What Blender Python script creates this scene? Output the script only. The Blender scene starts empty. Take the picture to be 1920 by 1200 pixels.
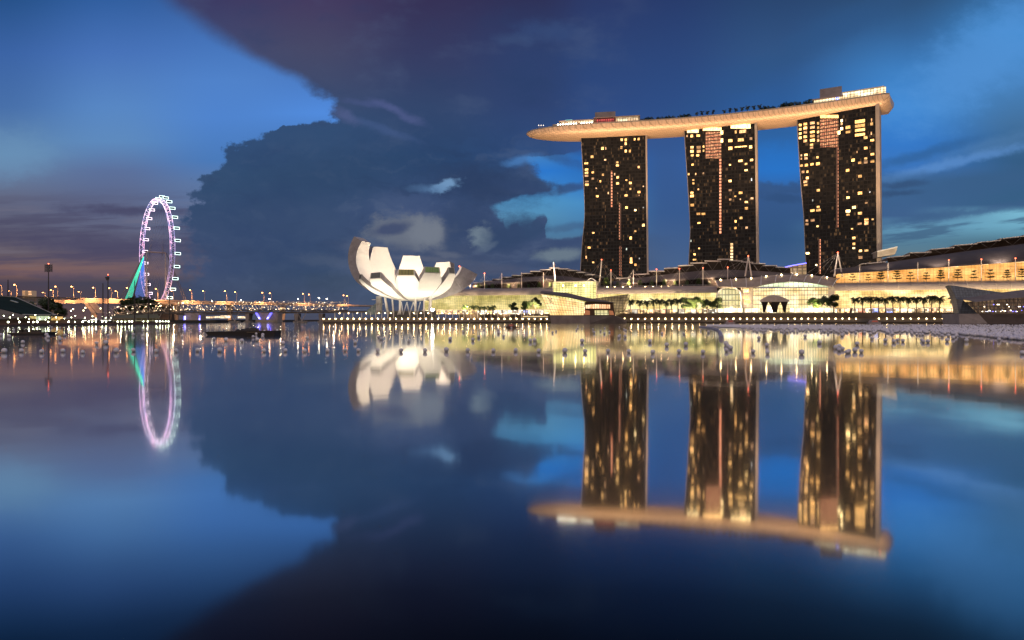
import bpy, math, random
import numpy as np
from mathutils import Vector, Matrix
random.seed(7)
R = math.radians
F = 1368.0            # focal length in pixels of a 1920 px wide frame
H = 2.2               # eye height above the water
scene = bpy.context.scene
# ------------------------------------------------------------------ camera, exposure
cd = bpy.data.cameras.new('camera'); cam = bpy.data.objects.new('camera', cd)
scene.collection.objects.link(cam); scene.camera = cam
cd.sensor_width = 36; cd.lens = 36*F/1920; cd.clip_start = 0.1; cd.clip_end = 60000
cam.location = (0, 0, H); cam.rotation_euler = (R(90), 0, 0)
scene.view_settings.view_transform = 'Standard'; scene.view_settings.look = 'None'
scene.view_settings.exposure = 0; scene.view_settings.gamma = 1
scene.render.engine = 'CYCLES'
scene.cycles.use_denoising = True
scene.cycles.max_bounces = 6; scene.cycles.diffuse_bounces = 2; scene.cycles.glossy_bounces = 4
scene.cycles.sample_clamp_indirect = 20
scene.cycles.caustics_reflective = False; scene.cycles.caustics_refractive = False

def lin(c):
    return tuple((x/255/12.92 if x/255 <= 0.04045 else ((x/255+0.055)/1.055)**2.4) for x in c)

# ------------------------------------------------------------------ sky (world)
world = bpy.data.worlds.new("World"); scene.world = world; world.use_nodes = True
wt = world.node_tree; wt.nodes.clear()
class G:
    "little helper to write node maths"
    def __init__(s, t): s.t = t; s.rag = None
    def n(s, kind, **kw):
        x = s.t.nodes.new(kind)
        for k, v in kw.items(): setattr(x, k, v)
        return x
    def put(s, sock, v):
        if isinstance(v, bpy.types.NodeSocket): s.t.links.new(v, sock)
        else: sock.default_value = v
    def m(s, op, a, b=0.0, c=0.0, clamp=False):
        x = s.n('ShaderNodeMath', operation=op, use_clamp=clamp)
        s.put(x.inputs[0], a); s.put(x.inputs[1], b); s.put(x.inputs[2], c)
        return x.outputs[0]
    def sm(s, v, lo, hi):
        x = s.n('ShaderNodeMapRange', interpolation_type='SMOOTHSTEP')
        s.put(x.inputs[0], v); s.put(x.inputs[1], lo); s.put(x.inputs[2], hi)
        x.inputs[3].default_value = 0; x.inputs[4].default_value = 1
        return x.outputs[0]
    def mix(s, f, a, b, blend='MIX'):
        x = s.n('ShaderNodeMix', data_type='RGBA', blend_type=blend)
        s.put(x.inputs[0], f); s.put(x.inputs[6], a); s.put(x.inputs[7], b)
        return x.outputs[2]
    def xyz(s, a, b, c=0.0):
        x = s.n('ShaderNodeCombineXYZ')
        for i, v in enumerate((a, b, c)): s.put(x.inputs[i], v)
        return x.outputs[0]
    def noise(s, v, scale, detail=4, rough=0.55):
        x = s.n('ShaderNodeTexNoise'); s.put(x.inputs['Vector'], v)
        x.inputs['Scale'].default_value = scale; x.inputs['Detail'].default_value = detail
        x.inputs['Roughness'].default_value = rough
        return x.outputs['Fac'], x.outputs['Color']
    def ramp(s, v, stops, interp='LINEAR'):
        x = s.n('ShaderNodeValToRGB'); s.put(x.inputs[0], v); cr = x.color_ramp
        cr.interpolation = interp
        cr.elements[0].position = stops[0][0]; cr.elements[0].color = (*stops[0][1], 1)
        cr.elements[1].position = stops[-1][0]; cr.elements[1].color = (*stops[-1][1], 1)
        for p, c in stops[1:-1]:
            e = cr.elements.new(p); e.color = (*c, 1)
        return x.outputs[0]
    def curve(s, v, pts, x0, x1, y0, y1):
        "piecewise curve given in real units"
        vv = s.m('DIVIDE', s.m('SUBTRACT', v, x0), x1-x0, clamp=True)
        x = s.n('ShaderNodeFloatCurve'); s.put(x.inputs['Value'], vv)
        c = x.mapping.curves[0]; q = [((a-x0)/(x1-x0), (b-y0)/(y1-y0)) for a, b in pts]
        c.points[0].location = q[0]; c.points[1].location = q[-1]
        for p in q[1:-1]: c.points.new(*p)
        for p in c.points: p.handle_type = 'AUTO_CLAMPED'
        x.mapping.update()
        return s.m('ADD', s.m('MULTIPLY', x.outputs[0], y1-y0), y0)
    def ell(s, U, V, cx, cy, rx, ry, soft=0.5, rot=0.0):
        "soft ellipse"
        c, n = math.cos(R(rot)), math.sin(R(rot))
        du = s.m('SUBTRACT', U, cx); dv = s.m('SUBTRACT', V, cy)
        a = s.m('DIVIDE', s.m('ADD', s.m('MULTIPLY', du, c), s.m('MULTIPLY', dv, n)), rx)
        b = s.m('DIVIDE', s.m('SUBTRACT', s.m('MULTIPLY', dv, c), s.m('MULTIPLY', du, n)), ry)
        d = s.m('SQRT', s.m('ADD', s.m('MULTIPLY', a, a), s.m('MULTIPLY', b, b)))
        if s.rag is not None: d = s.m('ADD', d, s.m('MULTIPLY', s.rag, soft*1.5 if soft < .5 else soft*.75))
        return s.sm(d, 1+soft, 1-soft)
g = G(wt)
tc = g.n('ShaderNodeTexCoord'); dirv = tc.outputs['Generated']
sp = g.n('ShaderNodeSeparateXYZ'); wt.links.new(dirv, sp.inputs[0])
yy = g.m('MAXIMUM', sp.outputs[1], 0.28)
zz = g.m('ABSOLUTE', sp.outputs[2])
U0 = g.m('ADD', g.m('MULTIPLY', g.m('DIVIDE', sp.outputs[0], yy), F), 960)
V0 = g.m('SUBTRACT', 600, g.m('MULTIPLY', g.m('DIVIDE', zz, yy), F))
# billows that push the cloud edges about
pv = g.xyz(g.m('DIVIDE', U0, 100), g.m('DIVIDE', V0, 80))
_, w1 = g.noise(pv, 1.1, 5, 0.6)
s1 = g.n('ShaderNodeSeparateColor'); wt.links.new(w1, s1.inputs[0])
_, w2 = g.noise(pv, 4.0, 4, 0.6)
s2 = g.n('ShaderNodeSeparateColor'); wt.links.new(w2, s2.inputs[0])
wu = g.m('ADD', g.m('MULTIPLY', g.m('SUBTRACT', s1.outputs[0], .5), 60), g.m('MULTIPLY', g.m('SUBTRACT', s2.outputs[0], .5), 26))
wv = g.m('ADD', g.m('MULTIPLY', g.m('SUBTRACT', s1.outputs[1], .5), 40), g.m('MULTIPLY', g.m('SUBTRACT', s2.outputs[1], .5), 20))
low = g.sm(V0, 120, 260)                       # lower clouds are crisp, the high deck is soft
U = g.m('ADD', U0, g.m('MULTIPLY', wu, g.m('ADD', g.m('MULTIPLY', low, .75), .25)))
V = g.m('ADD', V0, g.m('MULTIPLY', wv, g.m('ADD', g.m('MULTIPLY', low, .75), .25)))
Un = g.m('ADD', U0, g.m('MULTIPLY', wu, .45)); Vn = g.m('ADD', V0, g.m('MULTIPLY', wv, .45))

rg, _ = g.noise(g.xyz(g.m('DIVIDE', U0, 46), g.m('DIVIDE', V0, 30)), 1.0, 7, .68)
g.rag = g.m('MULTIPLY', g.m('SUBTRACT', rg, .5), 3.2)
rg2, _ = g.noise(g.xyz(g.m('DIVIDE', U0, 60), g.m('DIVIDE', V0, 44)), 1.0, 8, .66)
def grid(cols, Uc, Vc):
    vv = g.m('DIVIDE', g.m('ADD', Vc, 60), 680, clamp=True)
    out, last = None, None
    for x, stops in cols:
        r = g.ramp(vv, [((y+60)/680, lin(c)) for y, c in stops])
        out = r if out is None else g.mix(g.sm(Uc, last, x), out, r)
        last = x
    return out
GRID_A = [
 (0,   [(0,(40,82,138)),(100,(60,100,165)),(200,(72,112,170)),(290,(100,138,176)),(330,(100,122,156)),(370,(98,104,130)),(430,(90,90,112)),(480,(100,89,100)),(508,(128,97,92)),(530,(76,68,82)),(600,(88,66,70))]),
 (210, [(0,(50,95,160)),(100,(72,115,185)),(200,(88,135,196)),(265,(94,138,190)),(320,(92,113,156)),(380,(94,103,135)),(430,(96,100,126)),(470,(86,82,106)),(508,(120,96,97)),(530,(72,70,86)),(600,(84,68,74))]),
 (420, [(0,(58,96,158)),(70,(68,114,184)),(150,(80,130,202)),(220,(80,132,206)),(300,(74,122,186)),(345,(92,120,165)),(400,(96,112,148)),(450,(88,92,118)),(505,(104,94,104)),(530,(72,72,90)),(600,(76,70,80))]),
 (640, [(0,(60,100,170)),(150,(74,122,195)),(212,(82,140,222)),(260,(72,120,186)),(400,(96,108,132)),(480,(88,94,115)),(530,(70,80,105)),(600,(70,76,96))]),
 (1010,[(0,(46,60,105)),(270,(58,95,150)),(292,(66,128,192)),(320,(44,120,206)),(345,(60,132,205)),(372,(78,146,196)),(405,(84,142,182)),(445,(76,118,154)),(478,(106,122,136)),(510,(80,96,125)),(600,(80,90,110))]),
 (1100,[(0,(44,62,110)),(250,(50,80,138)),(300,(42,108,185)),(345,(50,120,195)),(380,(74,142,196)),(440,(74,118,156)),(478,(100,118,136)),(510,(84,100,128)),(600,(80,90,110))]),
 (1250,[(0,(40,60,108)),(100,(44,70,122)),(200,(46,78,134)),(300,(54,90,148)),(400,(56,90,142)),(500,(72,98,138)),(600,(84,98,120))]),
 (1455,[(0,(42,70,112)),(100,(50,84,132)),(190,(46,92,152)),(250,(46,98,160)),(318,(42,114,196)),(343,(50,104,172)),(360,(54,88,138)),(450,(50,84,128)),(500,(62,92,134)),(600,(80,98,120))]),
 (1690,[(0,(46,80,120)),(60,(52,98,150)),(130,(62,126,192)),(200,(66,138,212)),(270,(52,120,200)),(318,(60,116,186)),(335,(60,100,146)),(405,(62,96,140)),(424,(98,150,182)),(452,(84,126,152)),(480,(92,122,138)),(600,(80,96,110))]),
 (1920,[(0,(56,112,168)),(60,(66,138,204)),(140,(72,132,192)),(230,(66,112,158)),(300,(52,92,132)),(385,(54,94,132)),(398,(120,182,208)),(425,(108,166,192)),(450,(80,120,140)),(600,(80,96,110))]),
]
GRID_B = [
 (360, [(0,(60,60,100)),(100,(66,76,115)),(240,(50,78,120)),(330,(50,77,112)),(420,(55,75,110)),(500,(62,78,112)),(600,(66,76,98))]),
 (590, [(0,(68,60,96)),(90,(70,72,103)),(170,(63,76,110)),(240,(51,78,116)),(330,(50,75,110)),(430,(58,77,112)),(510,(56,75,106)),(600,(68,76,96))]),
 (800, [(0,(54,50,86)),(100,(54,60,98)),(200,(51,70,108)),(300,(43,71,110)),(400,(62,80,118)),(480,(72,84,112)),(560,(66,82,106)),(600,(74,80,98))]),
 (1010,[(0,(46,50,88)),(100,(46,64,108)),(200,(47,67,112)),(290,(48,77,124)),(345,(48,74,112)),(400,(60,80,118)),(480,(58,74,108)),(560,(62,84,118)),(600,(74,84,104))]),
 (1120,[(0,(44,58,104)),(100,(44,68,118)),(200,(46,74,128)),(290,(52,84,142)),(400,(58,80,120)),(470,(66,84,118)),(560,(66,84,112)),(600,(74,84,104))]),
]
A = grid(GRID_A, U0, V0)
B = grid(GRID_B, Un, Vn)
# streaky stratus low on both sides
stv = g.xyz(g.m('DIVIDE', U0, 330), g.m('DIVIDE', g.m('ADD', V0, g.m('MULTIPLY', U0, .03)), 24))
stn, _ = g.noise(stv, 1.0, 5, 0.6)
leftlow = g.m('MULTIPLY', g.m('MULTIPLY', g.sm(V0, 340, 430), g.sm(V0, 545, 505)), g.sm(U0, 470, 330))
A = g.mix(g.m('MULTIPLY', g.sm(stn, .47, .60), g.m('MULTIPLY', leftlow, .62)), A, (*lin((72, 70, 98)), 1))
A = g.mix(g.m('MULTIPLY', g.sm(stn, .47, .36), g.m('MULTIPLY', leftlow, .25)), A, (*lin((128, 122, 136)), 1))
stv2 = g.xyz(g.m('DIVIDE', U0, 240), g.m('DIVIDE', g.m('ADD', V0, g.m('MULTIPLY', U0, .10)), 26))
stn2, _ = g.noise(stv2, 1.0, 5, 0.6)
rl = g.m('MULTIPLY', g.sm(U0, 1600, 1680), g.sm(g.m('ADD', V0, g.m('MULTIPLY', g.m('SUBTRACT', U0, 1650), .10)), 408, 432))
A = g.mix(g.m('MULTIPLY', g.sm(stn2, .46, .58), g.m('MULTIPLY', rl, .75)), A, (*lin((62, 94, 128)), 1))
# thin slanting veils on the right
for (cx, cy, rx, ry, rot, c, k) in [
  (1790, 305, 150, 9, -14, (96,146,208), .62), (1870, 268, 110, 12, -13, (84,128,176), .4),
  (1730, 290, 110, 9, -16, (48,96,150), .7), (1830, 345, 190, 22, -8, (58,94,136), .6),
  (1800, 400, 160, 9, -7, (60,94,136), .8), (1745, 330, 100, 10, -8, (60,100,148), .6),
  (1690, 345, 45, 6, -4, (48,72,108), .6), (1680, 362, 40, 5, -4, (46,70,106), .6),
  (1850, 100, 170, 60, -38, (84,148,216), .65), (1460, 305, 60, 32, 0, (40,116,200), .5),
  (1560, 60, 260, 26, -28, (46,84,132), .5),
  (240, 396, 110, 9, 2, (70,70,100), .75), (120, 440, 170, 10, 2, (78,76,102), .55), (190, 460, 150, 12, 3, (74,72,100), .7),
  (390, 470, 36, 9, 1, (70,72,98), .8), (395, 480, 22, 3, 8, (120,122,138), .5), (350, 508, 60, 6, 2, (122,108,112), .45),
  (370, 505, 40, 6, 4, (74,72,94), .7), (170, 508, 190, 9, 1, (126,98,98), .5), (20, 290, 70, 40, 0, (108,148,186), .5)]:
    A = g.mix(g.m('MULTIPLY', g.ell(Un, Vn, cx, cy, rx, ry, .75, rot), k), A, (*lin(c), 1))
# the great dark cloud: west edge, then the openings on its east side
fx = g.curve(V, [(-60,270),(0,322),(40,375),(80,428),(115,490),(140,545),(165,588),(190,614),(207,624),(222,612),(234,575),(244,505),(262,458),(300,430),(318,410),(340,374),(375,366),(430,352),(600,352)], -60, 600, 200, 700)
soft = g.m('ADD', g.m('MULTIPLY', g.sm(V0, 250, 60), 30), g.m('ADD', g.m('MULTIPLY', g.sm(V0, 380, 470), 22), 11))
d1 = g.m('ADD', g.m('SUBTRACT', U, fx), g.m('MULTIPLY', g.m('SUBTRACT', rg2, .5), g.m('ADD', g.m('MULTIPLY', low, 150), 25)))
m1 = g.sm(d1, g.m('MULTIPLY', soft, -1), soft)
m1 = g.m('MULTIPLY', m1, g.sm(U0, 1290, 1080))
fg = g.curve(Vn, [(260,1120),(282,1090),(294,1010),(300,985),(312,1000),(330,1006),(342,1032),(350,1040),(358,1010),(366,978),(374,955),(381,934),(390,926),(402,930),(480,930)], 260, 480, 900, 1150)
gy = g.curve(Un, [(900,392),(930,404),(944,412),(952,426),(962,417),(975,425),(988,424),(1000,413),(1008,403),(1017,403),(1023,420),(1028,444),(1060,450),(1095,442),(1150,440)], 900, 1150, 380, 460)
rg3, _ = g.noise(g.xyz(g.m('DIVIDE', U0, 13), g.m('DIVIDE', V0, 12)), 1.0, 5, .6)
ragp = g.m('ADD', g.m('MULTIPLY', g.m('SUBTRACT', rg, .5), 50), g.m('MULTIPLY', g.m('SUBTRACT', rg3, .5), 26))
gap = g.m('MULTIPLY', g.sm(g.m('ADD', g.m('SUBTRACT', Un, fg), ragp), -12, 18), g.sm(g.m('ADD', g.m('SUBTRACT', gy, Vn), g.m('MULTIPLY', ragp, .42)), -5, 6))
gap = g.m('MULTIPLY', gap, g.sm(V0, 268, 300))
gap = g.m('MULTIPLY', gap, g.m('SUBTRACT', 1, g.m('MULTIPLY', g.ell(Un, Vn, 1072, 352, 42, 8, .6, -10), .85)))
gap = g.m('MULTIPLY', gap, g.m('SUBTRACT', 1, g.m('MULTIPLY', g.ell(Un, Vn, 1060, 300, 60, 8, .8, 20), .5)))
gap = g.m('MULTIPLY', gap, g.m('SUBTRACT', 1, g.m('MULTIPLY', g.ell(Un, Vn, 1070, 425, 50, 7, .8, -4), .45)))
M = g.m('MULTIPLY', m1, g.m('SUBTRACT', 1, gap))
sky = g.mix(M, A, B)
# inner modelling of the dark cloud
cl, _ = g.noise(g.xyz(g.m('DIVIDE', U, 210), g.m('DIVIDE', V, 120)), 1.0, 5, 0.55)
sky = g.mix(g.m('MULTIPLY', M, g.m('MULTIPLY', g.sm(cl, .5, .72), .35)), sky, (*lin((80, 96, 130)), 1))
sky = g.mix(g.m('MULTIPLY', M, g.m('MULTIPLY', g.sm(cl, .48, .30), .38)), sky, (*lin((40, 62, 102)), 1))
_, wq = g.noise(g.xyz(g.m('DIVIDE', U0, 150), g.m('DIVIDE', V0, 110)), 1.0, 4, .6)
sq = g.n('ShaderNodeSeparateColor'); wt.links.new(wq, sq.inputs[0])
cl2, _ = g.noise(g.xyz(g.m('ADD', g.m('DIVIDE', U0, 120), g.m('MULTIPLY', sq.outputs[0], 2.2)), g.m('ADD', g.m('DIVIDE', V0, 46), g.m('MULTIPLY', sq.outputs[1], 2.2))), 1.0, 7, .62)
deep = g.m('MULTIPLY', M, g.m('MULTIPLY', g.sm(V0, 215, 330), g.m('ADD', g.m('MULTIPLY', g.sm(U0, 560, 760), .6), .4)))
sky = g.mix(g.m('MULTIPLY', deep, g.m('MULTIPLY', g.sm(cl2, .50, .68), .40)), sky, (*lin((84, 100, 130)), 1))
sky = g.mix(g.m('MULTIPLY', deep, g.m('MULTIPLY', g.sm(cl2, .50, .34), .42)), sky, (*lin((40, 57, 90)), 1))
for (cx, cy, rx, ry, rot, c, k, s) in [
  (905, 345, 95, 36, 6, (43,60,94), .75, .7), (880, 420, 60, 40, 20, (50,68,102), .6, .7), (640, 330, 150, 40, -8, (46,70,104), .5, .8), (560, 420, 130, 30, 5, (60,80,112), .4, .9), (985, 350, 55, 12, 10, (50,70,108), .7, .7),
  (770, 440, 74, 36, 4, (104,112,128), .95, .35), (800, 432, 34, 26, -10, (116,124,138), .8, .5), (735, 428, 32, 10, -12, (66,78,110), .95, .6), (700, 462, 60, 9, 3, (66,78,108), .7, .7), (850, 440, 18, 40, 8, (54,72,106), .8, .5), (790, 478, 120, 6, 2, (58,74,106), .6, .8), (800, 488, 70, 5, 3, (92,98,118), .6, .8),
  (903, 440, 26, 17, -14, (108,124,140), .95, .4), (955, 440, 46, 30, -12, (50,70,104), .85, .5), (1000, 425, 24, 22, 20, (52,74,108), .7, .5), (915, 462, 20, 6, -20, (92,108,130), .6, .6),
  (834, 350, 30, 11, -8, (112,150,190), .95, .45), (805, 354, 30, 8, 0, (84,118,160), .6, .7),
  (1050, 478, 45, 12, -6, (108,124,138), .9, .5), (1075, 452, 50, 8, -6, (58,76,112), .8, .5), (1060, 500, 70, 9, 2, (58,74,106), .8, .6),
  (835, 479, 30, 5, 4, (96,104,124), .7, .7), (690, 460, 40, 14, 0, (84,98,124), .6, .7), (620, 490, 60, 10, 4, (78,92,118), .5, .7),
  (700, 196, 40, 5, 10, (80,92,142), .4, .9), (752, 212, 46, 6, 24, (88,98,148), .5, .9), (715, 240, 60, 7, 18, (70,92,138), .5, .8), (648, 218, 22, 10, 30, (90,100,146), .5, .8),
  (965, 74, 30, 10, 0, (62,82,122), .5, .8), (1030, 58, 50, 18, 0, (56,80,126), .5, .8), (975, 302, 30, 8, -12, (76,128,190), .7, .7),
  (1475, 350, 70, 10, -8, (52,84,130), .8, .4), (1440, 352, 24, 6, 30, (54,88,136), .8, .5), (1475, 372, 40, 8, 4, (46,76,118), .6, .6),
  (930, 505, 60, 10, 0, (88,92,112), .4, .7), (640, 530, 60, 18, 0, (56,72,92), .4, .7)]:
    sky = g.mix(g.m('MULTIPLY', g.ell(U if s < .5 else Un, V if s < .5 else Vn, cx, cy, rx, ry, s, rot), k), sky, (*lin(c), 1))
# behind the viewer: warm city overcast, brightened as unseen fill light
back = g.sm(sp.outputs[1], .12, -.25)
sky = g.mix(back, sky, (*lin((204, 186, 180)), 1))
# overhead, above the frame: grey cloud, brightened to fill upward faces
sky = g.mix(g.sm(sp.outputs[2], .55, .85), sky, (*lin((138, 130, 150)), 1))
# town glow along the horizon
sky = g.mix(g.m('MULTIPLY', g.sm(V0, 555, 602), g.m('ADD', g.m('MULTIPLY', g.sm(U0, 420, 200), .22), .10)), sky, (*lin((120, 92, 84)), 1))
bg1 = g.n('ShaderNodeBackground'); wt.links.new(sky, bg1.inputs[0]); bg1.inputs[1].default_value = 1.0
nish = g.n('ShaderNodeTexSky', sky_type='NISHITA', sun_disc=False)
nish.sun_elevation = R(-5); nish.sun_rotation = R(60)
bg2 = g.n('ShaderNodeBackground'); wt.links.new(nish.outputs[0], bg2.inputs[0]); bg2.inputs[1].default_value = 0.05
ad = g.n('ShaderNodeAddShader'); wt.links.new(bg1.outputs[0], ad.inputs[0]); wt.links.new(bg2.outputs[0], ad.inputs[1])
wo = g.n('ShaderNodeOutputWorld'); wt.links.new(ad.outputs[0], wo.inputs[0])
world.cycles.sampling_method = 'MANUAL'; world.cycles.sample_map_resolution = 512

# ------------------------------------------------------------------ materials
MATS = {}
def mat(name, base=(.5,.5,.5), rough=.6, metal=0.0, emit=None, es=0.0, vary=.25, nscale=.15, spec=.4, sample=True):
    if name in MATS: return MATS[name]
    m = bpy.data.materials.new(name); m.use_nodes = True; t = m.node_tree; q = G(t)
    b = t.nodes['Principled BSDF']
    b.inputs['Roughness'].default_value = rough; b.inputs['Metallic'].default_value = metal
    b.inputs['Specular IOR Level'].default_value = spec
    b.inputs['Base Color'].default_value = (*base, 1)
    if vary:
        geo = q.n('ShaderNodeNewGeometry')
        f, _ = q.noise(geo.outputs['Position'], nscale, 6, .65)
        c = q.ramp(f, [(.3, tuple(x*(1-vary) for x in base)), (.7, tuple(min(1, x*(1+vary)) for x in base))])
        t.links.new(c, b.inputs['Base Color'])
    if emit and name.startswith('window'):        # rooms differ in lamp, curtain and brightness
        oi = q.n('ShaderNodeObjectInfo'); geo2 = q.n('ShaderNodeNewGeometry'); f2, _ = q.noise(geo2.outputs['Position'], .9, 2, .6)
        st_ = q.m('MULTIPLY', q.m('ADD', q.m('MULTIPLY', q.m('POWER', oi.outputs['Random'], 1.4), 1.25), .30), q.m('ADD', q.m('MULTIPLY', q.sm(f2, .35, .65), 1.0), .45))
        t.links.new(q.m('MULTIPLY', st_, es), b.inputs['Emission Strength']); wn_ = q.n('ShaderNodeTexWhiteNoise', noise_dimensions='1D'); t.links.new(q.m('MULTIPLY', oi.outputs['Random'], 91.7), wn_.inputs['W'])
        b.inputs['Emission Color'].default_value = (*emit, 1); t.links.new(q.mix(wn_.outputs[0], (*emit, 1), (1, min(1, emit[1]*1.2), min(1, emit[2]*1.6), 1)), b.inputs['Emission Color'])
        if not sample: m.cycles.emission_sampling = 'NONE'
    elif emit:
        b.inputs['Emission Color'].default_value = (*emit, 1); b.inputs['Emission Strength'].default_value = es
        if not sample: m.cycles.emission_sampling = 'NONE'
    MATS[name] = m
    return m
def litglass(name, ca, cb, strength, sx, sz, line=.10, axis=(.948, -.32, 0), lo=.35, nx=.05, nz=.12, linedark=.3, smp=True):
    "lit glazing: panes of uneven brightness between mullions and transoms"
    m = bpy.data.materials.new(name); m.use_nodes = True; t = m.node_tree; q = G(t)
    b = t.nodes['Principled BSDF']; b.inputs['Base Color'].default_value = (.03,.03,.025,1); b.inputs['Roughness'].default_value = .2
    geo = q.n('ShaderNodeNewGeometry'); P = geo.outputs['Position']
    dt = q.n('ShaderNodeVectorMath', operation='DOT_PRODUCT'); t.links.new(P, dt.inputs[0]); dt.inputs[1].default_value = axis
    s = dt.outputs['Value']; se = q.n('ShaderNodeSeparateXYZ'); t.links.new(P, se.inputs[0]); z = se.outputs[2]
    a = q.m('DIVIDE', s, sx); c = q.m('DIVIDE', z, sz)
    la = q.m('LESS_THAN', q.m('FRACT', a), line); lc = q.m('LESS_THAN', q.m('FRACT', c), line)
    l = q.m('MAXIMUM', la, lc)
    wn = q.n('ShaderNodeTexWhiteNoise', noise_dimensions='2D')
    t.links.new(q.xyz(q.m('FLOOR', a), q.m('FLOOR', c)), wn.inputs['Vector'])
    f, _ = q.noise(q.xyz(q.m('MULTIPLY', s, nx), q.m('MULTIPLY', z, nz)), 1.0, 4, .6)
    f2, _ = q.noise(q.xyz(q.m('MULTIPLY', s, nx*5), q.m('MULTIPLY', z, nz*.4)), 1.0, 3, .6)
    br = q.m('ADD', q.m('MULTIPLY', q.sm(f, .3, .7), .7), q.m('MULTIPLY', q.sm(f2, .35, .65), .35))
    br = q.m('ADD', br, q.m('MULTIPLY', wn.outputs[0], .2))
    br = q.m('ADD', q.m('MULTIPLY', br, 1-lo), lo)
    br = q.m('MULTIPLY', br, q.m('SUBTRACT', 1, q.m('MULTIPLY', l, 1-linedark)))
    t.links.new(q.mix(q.sm(f, .35, .7), (*ca, 1), (*cb, 1)), b.inputs['Emission Color'])
    t.links.new(q.m('MULTIPLY', br, strength), b.inputs['Emission Strength'])
    if not smp: m.cycles.emission_sampling = 'NONE'
    MATS[name] = m
    return m

# ------------------------------------------------------------------ geometry helpers
def P(px, py, D): return Vector(((px-960)/F*D, D, H+(600-py)/F*D))
def X(px, D): return (px-960)/F*D
def Zp(py, D): return H+(600-py)/F*D
UX = Vector((.948, -.32, 0)); NX = Vector((-.32, -.948, 0)); B0 = Vector((294, 527, 0))
def L(s, o, z): return B0+UX*s+NX*o+Vector((0, 0, z))
def spx(px, o):
    b = B0+NX*o; k = (px-960)/F
    return (k*b.y-b.x)/(UX.x-k*UX.y)
def LP(px, py, o):
    p = L(spx(px, o), o, 0); p.z = Zp(py, p.y); return p

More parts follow.
